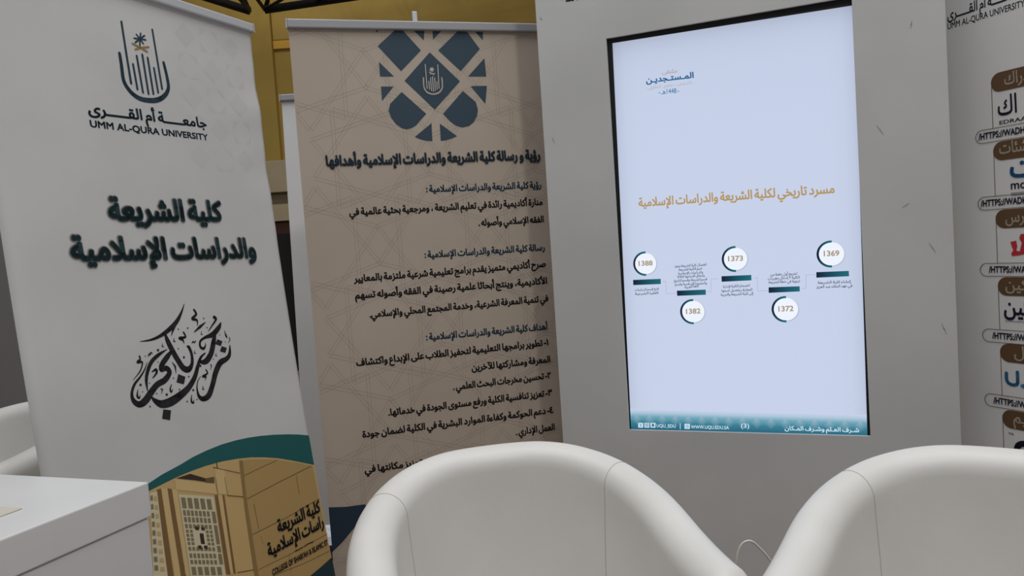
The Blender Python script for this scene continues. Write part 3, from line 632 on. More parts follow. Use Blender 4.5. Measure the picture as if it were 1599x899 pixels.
PRINTS['T_timeline']=[
('t','إنشاء كلية الشريعة',.2268,-.1719,.3138,-.1718,.0075,'sink',.02,1,1),
('t','في عهد الملك عبد العزيز',.223,-.184,.3168,-.1835,.0075,'sink',.02,1,1),
('t','تخريج أول دفعة من',.0989,-.144,.1733,-.1432,.0075,'sink',.02,1,1),
('t','الكلية + إدخال مقررات',.0923,-.1552,.1794,-.1541,.0075,'sink',.02,1,1),
('t','تربوية في خطة الشريعة',.094,-.1661,.18,-.1649,.0075,'sink',.02,1,1),
('t','انضمام الكلية لإدارة',-.0348,-.1743,.0409,-.173,.0075,'sink',.02,1,1),
('t','المعارف وتعديل اسمها',-.0396,-.1864,.0477,-.1853,.0075,'sink',.02,1,1),
('t','إلى كلية الشريعة والتربية',-.0428,-.1985,.0504,-.1969,.0075,'sink',.02,1,1),
('t','انفصال كلية الشريعة وعود',-.1762,-.1071,-.0806,-.1056,.0075,'sink',.02,1,1),
('t','اسم الكلية للشريعة',-.1638,-.1184,-.0947,-.1168,.0075,'sink',.02,1,1),
('t','والدراسات الإسلامية',-.166,-.1296,-.0919,-.1281,.0075,'sink',.02,1,1),
('t','وانبثاق أقسامها الثلاثة',-.1687,-.1397,-.0874,-.1383,.0075,'sink',.02,1,1),
('t','قسم الشريعة وقسم التاريخ',-.1793,-.1512,-.0808,-.1498,.0075,'sink',.02,1,1),
('t','والحضارة الإسلامية وقسم',-.177,-.1627,-.0818,-.1615,.0075,'sink',.02,1,1),
('t','اللغة العربية',-.1483,-.1722,-.1062,-.1697,.0075,'sink',.02,1,1),
('t','فتح قسم الدراسات',-.3024,-.1758,-.2273,-.1742,.0075,'sink',.02,1,1),
('t','العليا الشرعية',-.3012,-.188,-.229,-.1867,.0075,'sink',.02,1,1),
('d',.2678,-.0901,.03388,'sdiscshade',1),
('d',.266,-.0884,.03315,'sdisc',2),
('a',.265,-.0883,.03537,.00626,86,272,'snavy','steal',3),
('t','1369',.2461,-.0937,.2857,-.0941,.01474,'stan',.03,4,0),
('d',.0062,-.0919,.03391,'sdiscshade',1),
('d',.0041,-.0901,.03318,'sdisc',2),
('a',.0031,-.0901,.0354,.00627,86,272,'snavy','steal',3),
('t','1373',-.0167,-.0958,.0247,-.096,.01475,'stan',.03,4,0),
('d',-.2614,-.0936,.03332,'sdiscshade',1),
('d',-.2636,-.0918,.0326,'sdisc',2),
('a',-.2647,-.0917,.03479,.00616,86,272,'snavy','steal',3),
('t','1388',-.2851,-.0977,-.2426,-.0979,.01449,'stan',.03,4,0),
('d',-.1232,-.2459,.03389,'sdiscshade',1),
('d',-.1254,-.2442,.03316,'sdisc',2),
('a',-.1265,-.2442,.03538,.00627,86,272,'snavy','steal',3),
('t','1382',-.1466,-.2506,-.1045,-.2497,.01474,'stan',.03,4,0),
('d',.1412,-.2446,.03392,'sdiscshade',1),
('d',.1392,-.2429,.03319,'sdisc',2),
('a',.1382,-.2429,.03542,.00627,86,272,'snavy','steal',3),
('t','1372',.119,-.249,.1593,-.2482,.01476,'stan',.03,4,0),
('g',[(.2244,-.1383),(.3091,-.1381),(.3096,-.1533),(.2239,-.1542)],'snavy','steal',2),
('g',[(-.0383,-.1397),(.0469,-.1392),(.0468,-.1551),(-.0384,-.1564)],'snavy','steal',2),
('g',[(-.3054,-.1408),(-.2195,-.1406),(-.2196,-.1566),(-.3056,-.1571)],'snavy','steal',2),
('g',[(-.1721,-.1788),(-.0858,-.1782),(-.0859,-.1939),(-.1716,-.1947)],'snavy','steal',2),
('g',[(.0936,-.1775),(.1786,-.1772),(.1786,-.1922),(.0935,-.1938)],'snavy','steal',2),
('s',[(.2242,-.1452,.00085),(.1966,-.1452,.00085),(.1953,-.1836,.00086),(.1844,-.1843,.00086)],'sline',1),
('s',[(.0922,-.1867,.00087),(.0633,-.1869,.00088),(.0637,-.1486,.00087),(.0522,-.1487,.00088)],'sline',1),
('s',[(-.0471,-.1466,.00089),(-.0688,-.1469,.00089),(-.0714,-.1854,.0009),(-.0812,-.1856,.0009)],'sline',1),
('s',[(-.1752,-.1872,.00091),(-.2051,-.1869,.00092),(-.204,-.1492,.00091),(-.2159,-.1493,.00092)],'sline',1)]
PRINTS['T_footer']=[
('p',[(-.3109,-.5927),(-.2952,-.5924),(-.296,-.6079),(-.3116,-.6079)],'swhite',3),
('p',[(-.2913,-.592),(-.2757,-.5918),(-.2765,-.6072),(-.292,-.6072)],'swhite',3),
('p',[(-.2718,-.5914),(-.2563,-.5911),(-.2571,-.6065),(-.2725,-.6065)],'swhite',3),
('p',[(-.1667,-.5911),(-.1506,-.5911),(-.1513,-.6066),(-.1673,-.6066)],'swhite',3),
('s',[(-.3071,-.5954,.0017),(-.2997,-.6047,.00169)],'sicon',4),
('s',[(-.2993,-.5951,.00113),(-.3076,-.605,.00113)],'sicon',4),
('s',[(-.2881,-.5947,.00141),(-.2792,-.5944,.00141),(-.2796,-.6034,.00141),(-.2885,-.6037,.00141),(-.2881,-.5947,.00141)],'sicon',4),
('d',-.2838,-.5991,.00225,'sicon',4),
('d',-.2643,-.5967,.00337,'sicon',4),
('p',[(-.2696,-.6031),(-.2671,-.5968),(-.2616,-.5966),(-.2591,-.6027)],'sicon',4),
('d',-.159,-.5991,.00497,'sicon',4),
('d',-.159,-.5991,.00386,'swhite',5),
('s',[(-.1633,-.5993,.00083),(-.1547,-.599,.00083)],'sicon',6),
('s',[(-.1588,-.5947,.00083),(-.1592,-.6035,.00083)],'sicon',6),
('t','UQU_EDU',-.2531,-.6047,-.1941,-.6043,.0098,'swhite',.012,3,0),
('s',[(-.18,-.5894,.00166),(-.1803,-.6076,.00166)],'swhite',3),
('t','WWW.UQU.EDU.SA',-.1475,-.6048,-.035,-.6034,.0098,'swhite',.012,3,0),
('t','(3)',.0005,-.5972,.0238,-.5969,.0125,'swhite',.01,3,0),
('t','شـرف العـلم وشـرف المـكان',.1238,-.5996,.3222,-.5984,.0125,'swhite',.02,3,1)]
PRINTS['T_event']=[
('t','ملتقى',-.1872,.4784,-.1424,.4764,.0115,'sbeige',.008,1,1),
('t','المـستـجديـن',-.2355,.4579,-.0951,.4546,.017,'sblue',.035,1,1),
('t','- اكتشف . تعلم . انطلق -',-.2364,.4387,-.0929,.4372,.009,'sbeige2',.01,1,1),
('t','V:- ـﻫ1448 -',-.1996,.4189,-.1391,.416,.014,'sblue2',.012,1,0)]
PRINTS['K_caption']=[
('t','V:- ـﻫ1448',-.1356,1.3544,-.0253,1.3479,.03,'black',.02,1,0)]
PRINTS['W_wordmark']=[
('t','UMM AL-QURA UNIVERSITY',.0048,1.787,.2116,1.7839,.0165,'navy',.012,1,0),
('t','جامعـــــة أم القـــــرى',.0055,1.8133,.21,1.8133,.027,'navy',.022,1,1)]


# ------------------------------------------------------------------ the hall
b = bmesh.new(); box(b, (-8, -2.5, -0.1), (13, 0, 0), (0, 12.2, 0), (0, 0, 0.1)); struct('floor', b, M['floor'])
b = bmesh.new(); box(b, (-8, 9.3, 0), (13, 0, 0), (0, 0.3, 0), (0, 0, 7)); struct('wall_back', b, M['yellow'])
b = bmesh.new(); box(b, (-8, 9.2, 2.53), (5.26, 0, 0), (0, 0.099, 0), (0, 0, 4.4), 0.01); struct('trim_1', b, M['yellow'])     # thicker left half of the wall
b = bmesh.new(); box(b, (-2.735, 9.25, 4.03), (7.7, 0, 0), (0, 0.049, 0), (0, 0, 2.9), 0.01); struct('trim_2', b, M['yellow'])   # beam across the right half
b = bmesh.new(); box(b, (-2.735, 9.26, 3.93), (7.7, 0, 0), (0, 0.039, 0), (0, 0, 0.10)); struct('painted_light_band', b, M['yellow_lit'])  # lit strip of wall under the beam, its light put into the colour
b = bmesh.new(); box(b, (-8, 8.9, 2.14), (13, 0, 0), (0, 0.398, 0), (0, 0, 0.38), 0.01); struct('trim_4', b, M['creamtrim'])
b = bmesh.new(); box(b, (-8, 8.96, 2.0), (13, 0, 0), (0, 0.338, 0), (0, 0, 0.14)); struct('trim_5', b, M['darktrim'])
b = bmesh.new(); box(b, (-8, 8.92, 1.80), (13, 0, 0), (0, 0.378, 0), (0, 0, 0.2)); struct('trim_6', b, M['creamtrim'])
b = bmesh.new(); box(b, (-8, 8.97, 1.58), (13, 0, 0), (0, 0.328, 0), (0, 0, 0.22)); struct('trim_7', b, M['reddoor'])
b = bmesh.new()                                                                # black drape with folds across the foot of the wall
xs = [-8 + i * 0.05 for i in range(261)]
f = [[b.verts.new((x, 8.80 + 0.05 * math.sin(x * 24) + dy, z)) for z in (0.0, 1.64)] for x in xs for dy in (0,)]
k = [[b.verts.new((x, 8.81 + 0.05 * math.sin(x * 24), z)) for z in (0.0, 1.64)] for x in xs]
for i in range(260):
    b.faces.new((f[i][0], f[i + 1][0], f[i + 1][1], f[i][1])); b.faces.new((k[i][0], k[i][1], k[i + 1][1], k[i + 1][0])); b.faces.new((f[i][1], f[i + 1][1], k[i + 1][1], k[i][1]))
tag(obj('drape', b, M['curtain'], None, True), 'black drape hanging along the foot of the ochre hall wall', 'curtain')
b = bmesh.new(); box(b, (-8, 5.6, 0), (5.4, 0, 0), (0, 0.08, 0), (0, 0, 2.4), 0.005); struct('wall_left', b, M['greywall'])

def truss(name, label, p0, p1, drop, bays):
    """black lattice girder: two bottom chords, two top chords and the web between them"""
    p0, p1 = V(p0), V(p1); d = (p1 - p0).normalized(); s = d.cross(V((0, 0, 1))).normalized() * 0.28; up = V((0, 0, drop))
    t = thing(name, label, 'truss', p0, 0, 'roof trusses')
    for nm, off in (('bottom_chord', -s), ('bottom_chord', s), ('top_chord', up - s), ('top_chord', up + s)):
        bb = bmesh.new(); tube(bb, [p0 + off, p1 + off], 0.045, 8); obj(nm, bb, M['truss'], t, True)
    bb = bmesh.new(); L = (p1 - p0) / bays
    for i in range(bays):
        a, c = p0 + L * i, p0 + L * (i + 1)
        for q in (-s, s):
            tube(bb, [a + q, a + (c - a) * 0.5 + q + up], 0.022, 6); tube(bb, [a + (c - a) * 0.5 + q + up, c + q], 0.022, 6)
        tube(bb, [a - s, a + s], 0.022, 6); tube(bb, [a - s, c + s], 0.018, 6)
    obj('web', bb, M['truss'], t, True)
truss('roof_truss', 'black roof truss running right from the corner above the banners', (-2.45, 7.9, 4.04), (2.6, 8.4, 4.62), 0.7, 9)
truss('roof_truss', 'black roof truss running left from the corner above the banners', (-2.62, 7.9, 4.04), (-6.6, 7.6, 5.5), 0.7, 7)

# ------------------------------------------------------------------ wall with the partner logos, right of the screen stand
b = bmesh.new()
wn = SW.n; wo = V((1.2601, 2.1, 0)) - SW.a * 0.02
box(b, wo, SW.a * 1.9, -wn * 0.06, V((0, 0, 2.5)), 0.002)
wall = struct('wall_right', b, M['logo_wall'])
def rrect(u0, v0, u1, v1, r, n=8):
    pts = []
    for cx, cy, a0 in ((u1 - r, v1 - r, 0), (u0 + r, v1 - r, 90), (u0 + r, v0 + r, 180), (u1 - r, v0 + r, 270)):
        for k in range(n + 1):
            a = math.radians(a0 + 90 * k / n); pts.append((cx + r * math.cos(a), cy + r * math.sin(a)))
    return pts
def outline(pts, w_, col, lay=2):
    q = [(x, y, w_) for x, y in pts] + [(pts[0][0], pts[0][1], w_)]
    return ('s', q, col, lay)
draw('printed_wordmark', SW, PRINTS['W_wordmark'], M['print'], wall)
tabs = [(1.610, 'إدراك', .156, .226, 1.599), (1.430, 'منشئات', .137, .238, 1.422), (1.250, 'مدارس', .147, .235, 1.240), (1.070, 'تمكين', .141, .235, 1.061), (.891, 'هلال', .158, .232, .882), (.711, 'تعليم', .150, .232, .705)]
for i, (v, txt, uL, uR, vb) in enumerate(tabs):
    u0, u1 = .120, .335
    it = [('p', rrect(u0, v - .025, u1, v + .025, .024), 'brown', 2), ('t', txt, uL, vb, uR, vb, .030, 'ivory', .016, 4, 1)]
    it += [('s', [(u0 + .001, v - .002, .0016), (u0 + .001, v - .118, .0016)], 'brown', 1), ('s', [(u1 - .001, v - .002, .0016), (u1 - .001, v - .118, .0016)], 'brown', 1)]
    it += [outline(rrect(.074, v - .153, .36, v - .118, .0172), .0016, 'brown', 3)]
    ul = (.082, .082, .098, .101, .098, .096)[i]
    it += [('t', '/HTTPS://WADH', ul, v - .143, ul + .120, v - .143, .0165, 'ind', .03, 3, 0)]
    if i == 0:
        it += [('t', 'اك', .136, 1.523, .184, 1.523, .050, 'ind', .012, 2, 1), ('t', 'EDRAAK', .139, 1.499, .222, 1.499, .0095, 'ind', .012, 2, 0)]
    elif i == 1:
        it += [('t', 'ت', .163, 1.357, .232, 1.357, .055, 'blue2', .025, 2, 1), ('t', 'mo', .163, 1.326, .202, 1.326, .022, 'ind', .014, 2, 0)]
        it += [('s', [(.163, 1.316, .0022), (.23, 1.316, .0022)], 'greyink', 2), ('s', [(.163, 1.310, .0022), (.23, 1.310, .0022)], 'greyink', 2)]
    elif i == 2:
        it += [('p', [(.157, 1.188), (.172, 1.191), (.174, 1.175), (.171, 1.165), (.180, 1.162), (.186, 1.185), (.180, 1.196), (.183, 1.207), (.205, 1.209), (.212, 1.195), (.206, 1.176), (.210, 1.158), (.196, 1.160), (.190, 1.155), (.176, 1.152), (.160, 1.151), (.158, 1.157), (.164, 1.166), (.160, 1.177)], 'red', 2)]
    elif i == 3:
        it += [('t', 'مكين', .135, .995, .232, .995, .044, 'ind', .025, 2, 1), ('s', [(.137, .977, .002), (.23, .977, .002)], 'greyink', 2)]
    elif i == 4:
        it += [('s', spline([(.135, .836, .009), (.135, .818, .009), (.142, .808, .009), (.155, .806, .009), (.163, .811, .009), (.164, .822, .009), (.164, .842, .009)]), 'sky', 2), ('s', [(.176, .806, .011), (.192, .806, .011), (.194, .818, .010), (.188, .834, .010)], 'sky', 2)]
    else:
        it += [('s', spline([(.156, .600, .016), (.156, .632, .016), (.163, .646, .016), (.176, .651, .016), (.189, .646, .016), (.196, .632, .016), (.196, .600, .016)]), 'ind', 2), ('t', 'TM', .135, .668, .148, .668, .006, 'ind', .01, 2, 0)]
    draw('printed_logo_card', SW, it, M['print'], wall, False)

# ------------------------------------------------------------------ white screen stand with the cut-out for the television
dk, nk = SK.a, SK.n; back = -nk
ko = V((0.3398, 2.3123, 0))                    # foot of the cut-out's left edge
KL, KR, CW, CB, CH, KH, KD = 0.2214, 0.2215, 0.689, H - 0.5858, 1.22, 2.36, 0.12
stand = thing('screen_stand', 'tall white panel stand framing the upright television', 'stand', ko + dk * CW / 2)
def kp(u, z, d): return ko + dk * u + back * d + V((0, 0, z))
b = bmesh.new()
U = [-KL, 0, CW, CW + KR]; Z = [0, CB, CB + CH, KH]
def layer(d): return [[b.verts.new(kp(u, z, d)) for z in Z] for u in U]
A, B = layer(0), layer(0.010)
for i in range(3):
    for j in range(3):
        if (i, j) == (1, 1): continue
        b.faces.new((A[i][j], A[i + 1][j], A[i + 1][j + 1], A[i][j + 1])); b.faces.new((B[i][j], B[i][j + 1], B[i + 1][j + 1], B[i + 1][j]))
for i0, j0, i1, j1 in ((1, 1, 2, 1), (2, 1, 2, 2), (2, 2, 1, 2), (1, 2, 1, 1)): b.faces.new((A[i0][j0], B[i0][j0], B[i1][j1], A[i1][j1]))
ring = [(i, 0) for i in range(4)] + [(3, j) for j in range(1, 4)] + [(i, 3) for i in (2, 1, 0)] + [(0, j) for j in (2, 1)]
for (i0, j0), (i1, j1) in zip(ring, ring[1:] + ring[:1]): b.faces.new((A[i0][j0], A[i1][j1], B[i1][j1], B[i0][j0]))
bmesh.ops.recalc_face_normals(b, faces=b.faces)
front = obj('front_panel', b, M['kiosk'], stand)
for u in (-KL, CW + KR - 0.018):
    b = bmesh.new(); box(b, kp(u, 0, 0.010), dk * 0.018, back * (KD - 0.010), V((0, 0, KH))); obj('side_panel', b, M['kiosk'], stand)
b = bmesh.new(); box(b, kp(-KL + 0.018, 0, KD - 0.012), dk * (CW + KL + KR - 0.036), back * 0.012, V((0, 0, KH))); obj('back_panel', b, M['kiosk'], stand)
b = bmesh.new(); box(b, kp(-KL + 0.018, KH - 0.018, 0.010), dk * (CW + KL + KR - 0.036), back * (KD - 0.022), V((0, 0, 0.018))); obj('top_panel', b, M['kiosk'], stand)
draw('printed_caption', SK, PRINTS['K_caption'], M['print'], front)
PAL['scuff'] = rgb('a5a5a2')
for (u, v, a, l) in ((-.205, 1.315, -55, .012), (-.19, .93, -70, .02), (.745, .85, -60, .03), (.80, .64, 30, .02), (.86, .52, -60, .03), (.83, 1.12, 80, .02), (.88, .30, -70, .03)):
    x, y = math.cos(math.radians(a)) * l / 2, math.sin(math.radians(a)) * l / 2
    draw('scuff_mark', SK, [('s', [(u - x, v - y, .002), (u, v, .0035), (u + x, v + y, .0015)], 'scuff', 1)], M['print'], front)

# ------------------------------------------------------------------ television in the cut-out
tv = thing('television', 'upright black framed television lit with a pale blue timeline slide', 'television', stand.location + V((0, 0, CB + CH / 2)))
def tp(u, v, d): return ST.o + ST.a * u + ST.b * v - ST.n * d
b = bmesh.new(); box(b, tp(-0.362, -0.632, 0.0012), ST.a * 0.724, ST.b * 1.264, -ST.n * 0.045, 0.0008); obj('housing', b, M['darkplastic'], tv)
for u in (-0.25, 0.25):
    b = bmesh.new(); box(b, tp(u - 0.03, -0.3, 0.0462), ST.a * 0.06, ST.b * 0.6, -ST.n * 0.046)
    obj('wall_bracket', b, M['truss'], tv)
u0, u1, v0, v1 = -0.3345, 0.3435, -0.6165, 0.5922
scr = []
NU, NV = 14, 24
def scol(u, v):
    e = min(u - u0, u1 - u); t = v1 - v
    k = 0.98 - 0.16 * math.exp(-e / 0.02) - 0.20 * math.exp(-t / 0.035) - 0.05 * math.exp(-t / 0.25)
    return (0.585 * k, 0.655 * k, 0.835 * k, 1)
us = [u0 + (u1 - u0) * (0.5 - 0.5 * math.cos(math.pi * i / NU)) for i in range(NU + 1)]; vs_ = [v0 + (v1 - v0) * (0.5 - 0.5 * math.cos(math.pi * j / NV)) for j in range(NV + 1)]
for a0, a1 in zip(us, us[1:]):
    for c0, c1 in zip(vs_, vs_[1:]):
        q = [(a0, c0), (a1, c0), (a1, c1), (a0, c1)]; scr.append(('q', q, [scol(*p) for p in q], 0))
screen = draw('screen', ST, scr, M['screen'], tv, label='glowing pale blue screen')
foot = []
grad = [(-.548, (0.58, 0.65, 0.82, 1)), (-.560, (.42, .56, .70, 1)), (-.572, (.16, .38, .48, 1)), (-.590, (.045, .21, .30, 1)), (-.6165, (.012, .10, .17, 1))]
for (va, ca), (vb, cb) in zip(grad, grad[1:]):
    foot.append(('q', [(u0, vb), (u1, vb), (u1, va), (u0, va)], [cb, cb, ca, ca], 1))
for i in range(17):
    uc = u0 + 0.02 + i * 0.040
    foot.append(('q', [(uc, -.602), (uc + .015, -.583), (uc, -.565), (uc - .015, -.583)], [(.025, .16, .24, 1), (.09, .29, .38, 1), (.32, .50, .61, 1), (.09, .29, .38, 1)], 2))
draw('footer_band', ST, foot + PRINTS['T_footer'], M['screen'], screen, False)
draw('slide_title', ST, PRINTS['T_title'], M['screen'], screen)
draw('timeline', ST, PRINTS['T_timeline'], M['screen'], screen, False)
draw('event_wordmark', ST, PRINTS['T_event'], M['screen'], screen)

# ------------------------------------------------------------------ roll-up banners
def banner_hardware(t, surf, W_, vbot, rail_mat, clip=True, base_h=0.085):
    """top rail, cassette at the floor, stabiliser feet and the pole behind"""
    a = V((surf.a.x, surf.a.y, 0)); n = surf.n; up = V((0, 0, 1))
    b = bmesh.new(); box(b, surf.at(-0.004, -0.002, -0.012) , surf.a * (W_ + 0.008), surf.b * 0.0275, n * 0.026, 0.004); obj('top_rail', b, rail_mat, t)
    for u in (-0.006, W_ + 0.0035):
        b = bmesh.new(); box(b, surf.at(u, -0.003, -0.013), surf.a * 0.0025, surf.b * 0.0295, n * 0.028); obj('rail_end_cap', b, M['satin'], t)
    p = surf.at(0, vbot); base = V((p.x, p.y, 0))
    b = bmesh.new(); prof = [(-0.075, 0.012), (-0.085, 0.03), (-0.07, 0.07), (-0.03, base_h), (0.012, base_h), (0.05, 0.06), (0.075, 0.03), (0.07, 0.012)]
    r = [[b.verts.new(base + a * u + n * (q[0] - 0.01) + up * q[1]) for q in prof] for u in (-0.012, W_ + 0.012)]
    for i in range(len(prof)): b.faces.new((r[0][i], r[0][(i + 1) % 8], r[1][(i + 1) % 8], r[1][i]))
    b.faces.new(r[0]); b.faces.new(r[1]); bmesh.ops.recalc_face_normals(b, faces=b.faces); obj('base_cassette', b, M['aluminium'], t)
    for u in (0.08, W_ - 0.26):
        b = bmesh.new(); box(b, base + a * u - n * 0.16, a * 0.06, n * 0.32, up * 0.0119, 0.003); obj('foot', b, M['darkplastic'], t)
    mid = surf.at(W_ / 2 - 0.038, 0.0, -0.030); lo = base + a * (W_ / 2 - 0.038) - n * 0.045 + up * (base_h - 0.01)
    b = bmesh.new(); tube(b, [lo, mid + V((0, 0, 0.01))], 0.008, 10); pole = obj('pole', b, M['aluminium'], t, True)
    if clip:
        b = bmesh.new(); box(b, surf.at(W_ / 2 - 0.047, -0.006, -0.024), surf.a * 0.016, surf.b * 0.070, n * 0.008, 0.002); obj('hook', b, M['satin'], pole)
p = SL.at(0.425, -1.9)
lb = thing('roll_up_banner', 'white roll-up banner with a building photograph, nearest on the left', 'banner', (p.x, p.y, 0), math.atan2(SL.a.y, SL.a.x))
cloth('fabric', SL, 0, 0.85, -1.93, 0.012, M['white_fabric'], lb)
faint = []
for i in range(4):
    for j in range(5):
        cx, cy, r = .585 + i * .088, -.07 - j * .088, .0385
        if cx + r > .85: continue
        if (i + j) % 2 == 0: faint.append(('p', [(cx + r * .95, cy), (cx, cy + r * .95), (cx - r * .95, cy), (cx, cy - r * .95)], 'faint', .4))
        else:
            for s1, s2 in ((1, 1), (-1, 1), (-1, -1), (1, -1)): faint.append(('p', [(cx + s1 * r * .15, cy + s2 * r * .95), (cx + s1 * r * .95, cy + s2 * r * .15), (cx + s1 * r * .85, cy + s2 * r * .85)], 'faint', .4))
draw('printed_pattern', SL, faint, M['print'], lb)
draw('printed_emblem', SL, PRINTS['L_emblem'], M['print'], lb)
draw('printed_wordmark', SL, PRINTS['L_wordmark'], M['print'], lb)
draw('printed_heading', SL, PRINTS['L_heading'], M['print'], lb)
draw('printed_calligraphy', SL, PRINTS['L_calligraphy'], M['print'], lb, label='black Arabic calligraphy of welcome')
draw('printed_picture', SL, PRINTS['L_picture'], M['print'], lb, False, label='printed photograph of a sandstone building with a lattice window')
draw('printed_corner', SL, PRINTS['L_corner'], M['print'], lb, label='dark teal corner below the printed photograph')
draw('printed_swoosh', SL, PRINTS['L_swoosh'], M['print'], lb, label='curved teal band above the printed photograph')
banner_hardware(lb, SL, 0.85, -1.92, M['satin'])

p = SM.at(0.425, -1.9)
mb = thing('roll_up_banner', 'beige roll-up banner of Arabic paragraphs under a blue lattice emblem', 'banner', (p.x, p.y, 0), math.atan2(SM.a.y, SM.a.x))
cloth('fabric', SM, 0, 0.85, -1.85, 0.012, M['beige_fabric'], mb)
star = []
def star_lines(cx, cy, R, n=10, k=3, rot=0.0):
    P = [(cx + R * math.cos(2 * math.pi * i / n + rot), cy + R * math.sin(2 * math.pi * i / n + rot)) for i in range(n)]
    for i in range(n):
        (xa, ya), (xb, yb) = P[i], P[(i + k) % n]; L = math.hypot(xb - xa, yb - ya); nx, ny = -(yb - ya) / L, (xb - xa) / L
        for s, c in ((0.005, 'lines'), (-0.005, 'lines')):
            x0_, y0_, x1_, y1_ = xa + nx * s, ya + ny * s, xb + nx * s, yb + ny * s
            t0_, t1_ = 0.0, 1.0                                # clip to the sheet
            for p0_, d_, lo_, hi_ in ((x0_, x1_ - x0_, .003, .847), (y0_, y1_ - y0_, -1.84, -.003)):
                if abs(d_) < 1e-9:
                    if not lo_ < p0_ < hi_: t1_ = -1
                    continue
                a_, b_ = sorted(((lo_ - p0_) / d_, (hi_ - p0_) / d_)); t0_, t1_ = max(t0_, a_), min(t1_, b_)
            if t1_ > t0_:
                w_ = .0014 if c == 'lines' else .0022
                star.append(('s', [(x0_ + (x1_ - x0_) * t0_, y0_ + (y1_ - y0_) * t0_, w_), (x0_ + (x1_ - x0_) * t1_, y0_ + (y1_ - y0_) * t1_, w_)], c, .3 if c == 'lines' else .2))
for r in range(8):
    for c in range(3): star_lines(.04 + c * .35 + (.175 if r % 2 else 0), -.12 - r * .27, .185, 10, 3, math.radians(18))
draw('printed_pattern', SM, star, M['print'], mb, label='faint interlaced star pattern')
draw('printed_emblem', SM, PRINTS['M_emblem'], M['print'], mb, label='dark blue lattice roundel')
draw('printed_heading', SM, PRINTS['M_heading'], M['print'], mb)
draw('printed_lettering', SM, PRINTS['M_lettering'], M['print'], mb)
draw('printed_swoosh', SM, PRINTS['M_swoosh'], M['print'], mb, label='curved dark navy band')
banner_hardware(mb, SM, 0.85, -1.89, M['greyrail'])

ya = math.radians(3.0)
SB = Surface((-0.935, 3.22, 2.005 - H - 0.045), (math.cos(ya), math.sin(ya), 0), (0.016, 0.0, 1), (math.sin(ya), -math.cos(ya), 0))
p = SB.at(0.425, -1.9)
wb = thing('roll_up_banner', 'plain white roll-up banner mostly hidden behind the beige banner', 'banner', (p.x, p.y, 0), ya)
cloth('fabric', SB, 0, 0.85, -1.91, 0.01, M['plain_fabric'], wb)
banner_hardware(wb, SB, 0.85, -1.90, M['greyrail'], False, 0.10)

# ------------------------------------------------------------------ tub armchairs
RHO, CR, CD_, CL, ZB, ZA, K0 = 0.045, 0.281, 0.327, 0.195, 0.776, 0.672, 0.112
def plan():
    """centre line of the rim: superelliptic back, straight arms; resampled evenly"""
    P = [(-CR, -CL)]
    N = 400
    for i in range(N + 1):
        th = -math.pi / 2 + math.pi * i / N
        P.append((math.copysign(abs(math.sin(th)) ** (2 / 2.3), math.sin(th)) * CR, abs(math.cos(th)) ** (2 / 2.3) * CD_))
    P.append((CR, -CL)); S = [0.0]
    for a, c in zip(P, P[1:]): S.append(S[-1] + math.hypot(c[0] - a[0], c[1] - a[1]))
    n = 96; out = []; j = 0
    for i in range(n + 1):
        t = S[-1] * i / n
        while j < len(P) - 2 and S[j + 1] < t: j += 1
        f = (t - S[j]) / max(S[j + 1] - S[j], 1e-9)
        out.append((P[j][0] + (P[j + 1][0] - P[j][0]) * f, P[j][1] + (P[j + 1][1] - P[j][1]) * f, 2 * i / n - 1))
    return out
PL = plan()
def rim_at(i):
    x, y, s = PL[i]; a, c = PL[max(i - 1, 0)], PL[min(i + 1, len(PL) - 1)]
    tx, ty = c[0] - a[0], c[1] - a[1]; L = math.hypot(tx, ty); tx, ty = tx / L, ty / L
    k = max(0, min(1, (abs(s) - K0) / (1 - K0))); z = ZB + (ZA - ZB) * k * k * (3 - 2 * k)
    return V((x, y, 0)), V((-ty, tx, 0)), V((tx, ty, 0)), z
def section(z, f=1.0):
    """outline of the upholstered shell across its thickness: outside foot, over the rim, down the inside"""
    r = RHO; pts = [(r - 0.070, 0.055), (r - 0.045, 0.16), (r - 0.020, 0.34), (r - 0.004, z - 0.10), (r, z - 0.03)]
    pts += [(r * math.cos(math.radians(a)), z + r * math.sin(math.radians(a))) for a in range(0, 181, 15)]
    pts += [(-r - 0.001, z - 0.03), (-r - 0.006, z - 0.10), (-r - 0.016, 0.46), (-r - 0.022, 0.38), (-r - 0.022, 0.055)]
    m = -0.03
    return [(m + (a - m) * f, zz if zz < z else z + (zz - z) * (0.3 + 0.7 * f)) for a, zz in pts]
def shell_bm():
    b = bmesh.new(); rows = []
    n = len(PL) - 1
    caps = [(0.040, 0.18), (0.037, 0.45), (0.030, 0.68), (0.018, 0.88), (0.008, 0.97)]
    def row(i, ext, f):
        c, nn, t, z = rim_at(i); e = t * ext
        return [b.verts.new(c + e + nn * a + V((0, 0, zz))) for a, zz in section(z, f)]
    for d, f in caps: rows.append(row(0, -d, f))
    for i in range(n + 1): rows.append(row(i, 0, 1.0))
    for d, f in reversed(caps): rows.append(row(n, d, f))
    m = len(rows[0])
    for A, B in zip(rows, rows[1:]):
        for k in range(m): b.faces.new((A[k], A[(k + 1) % m], B[(k + 1) % m], B[k]))
    b.faces.new(rows[0]); b.faces.new(rows[-1]); bmesh.ops.recalc_face_normals(b, faces=b.faces)
    return b
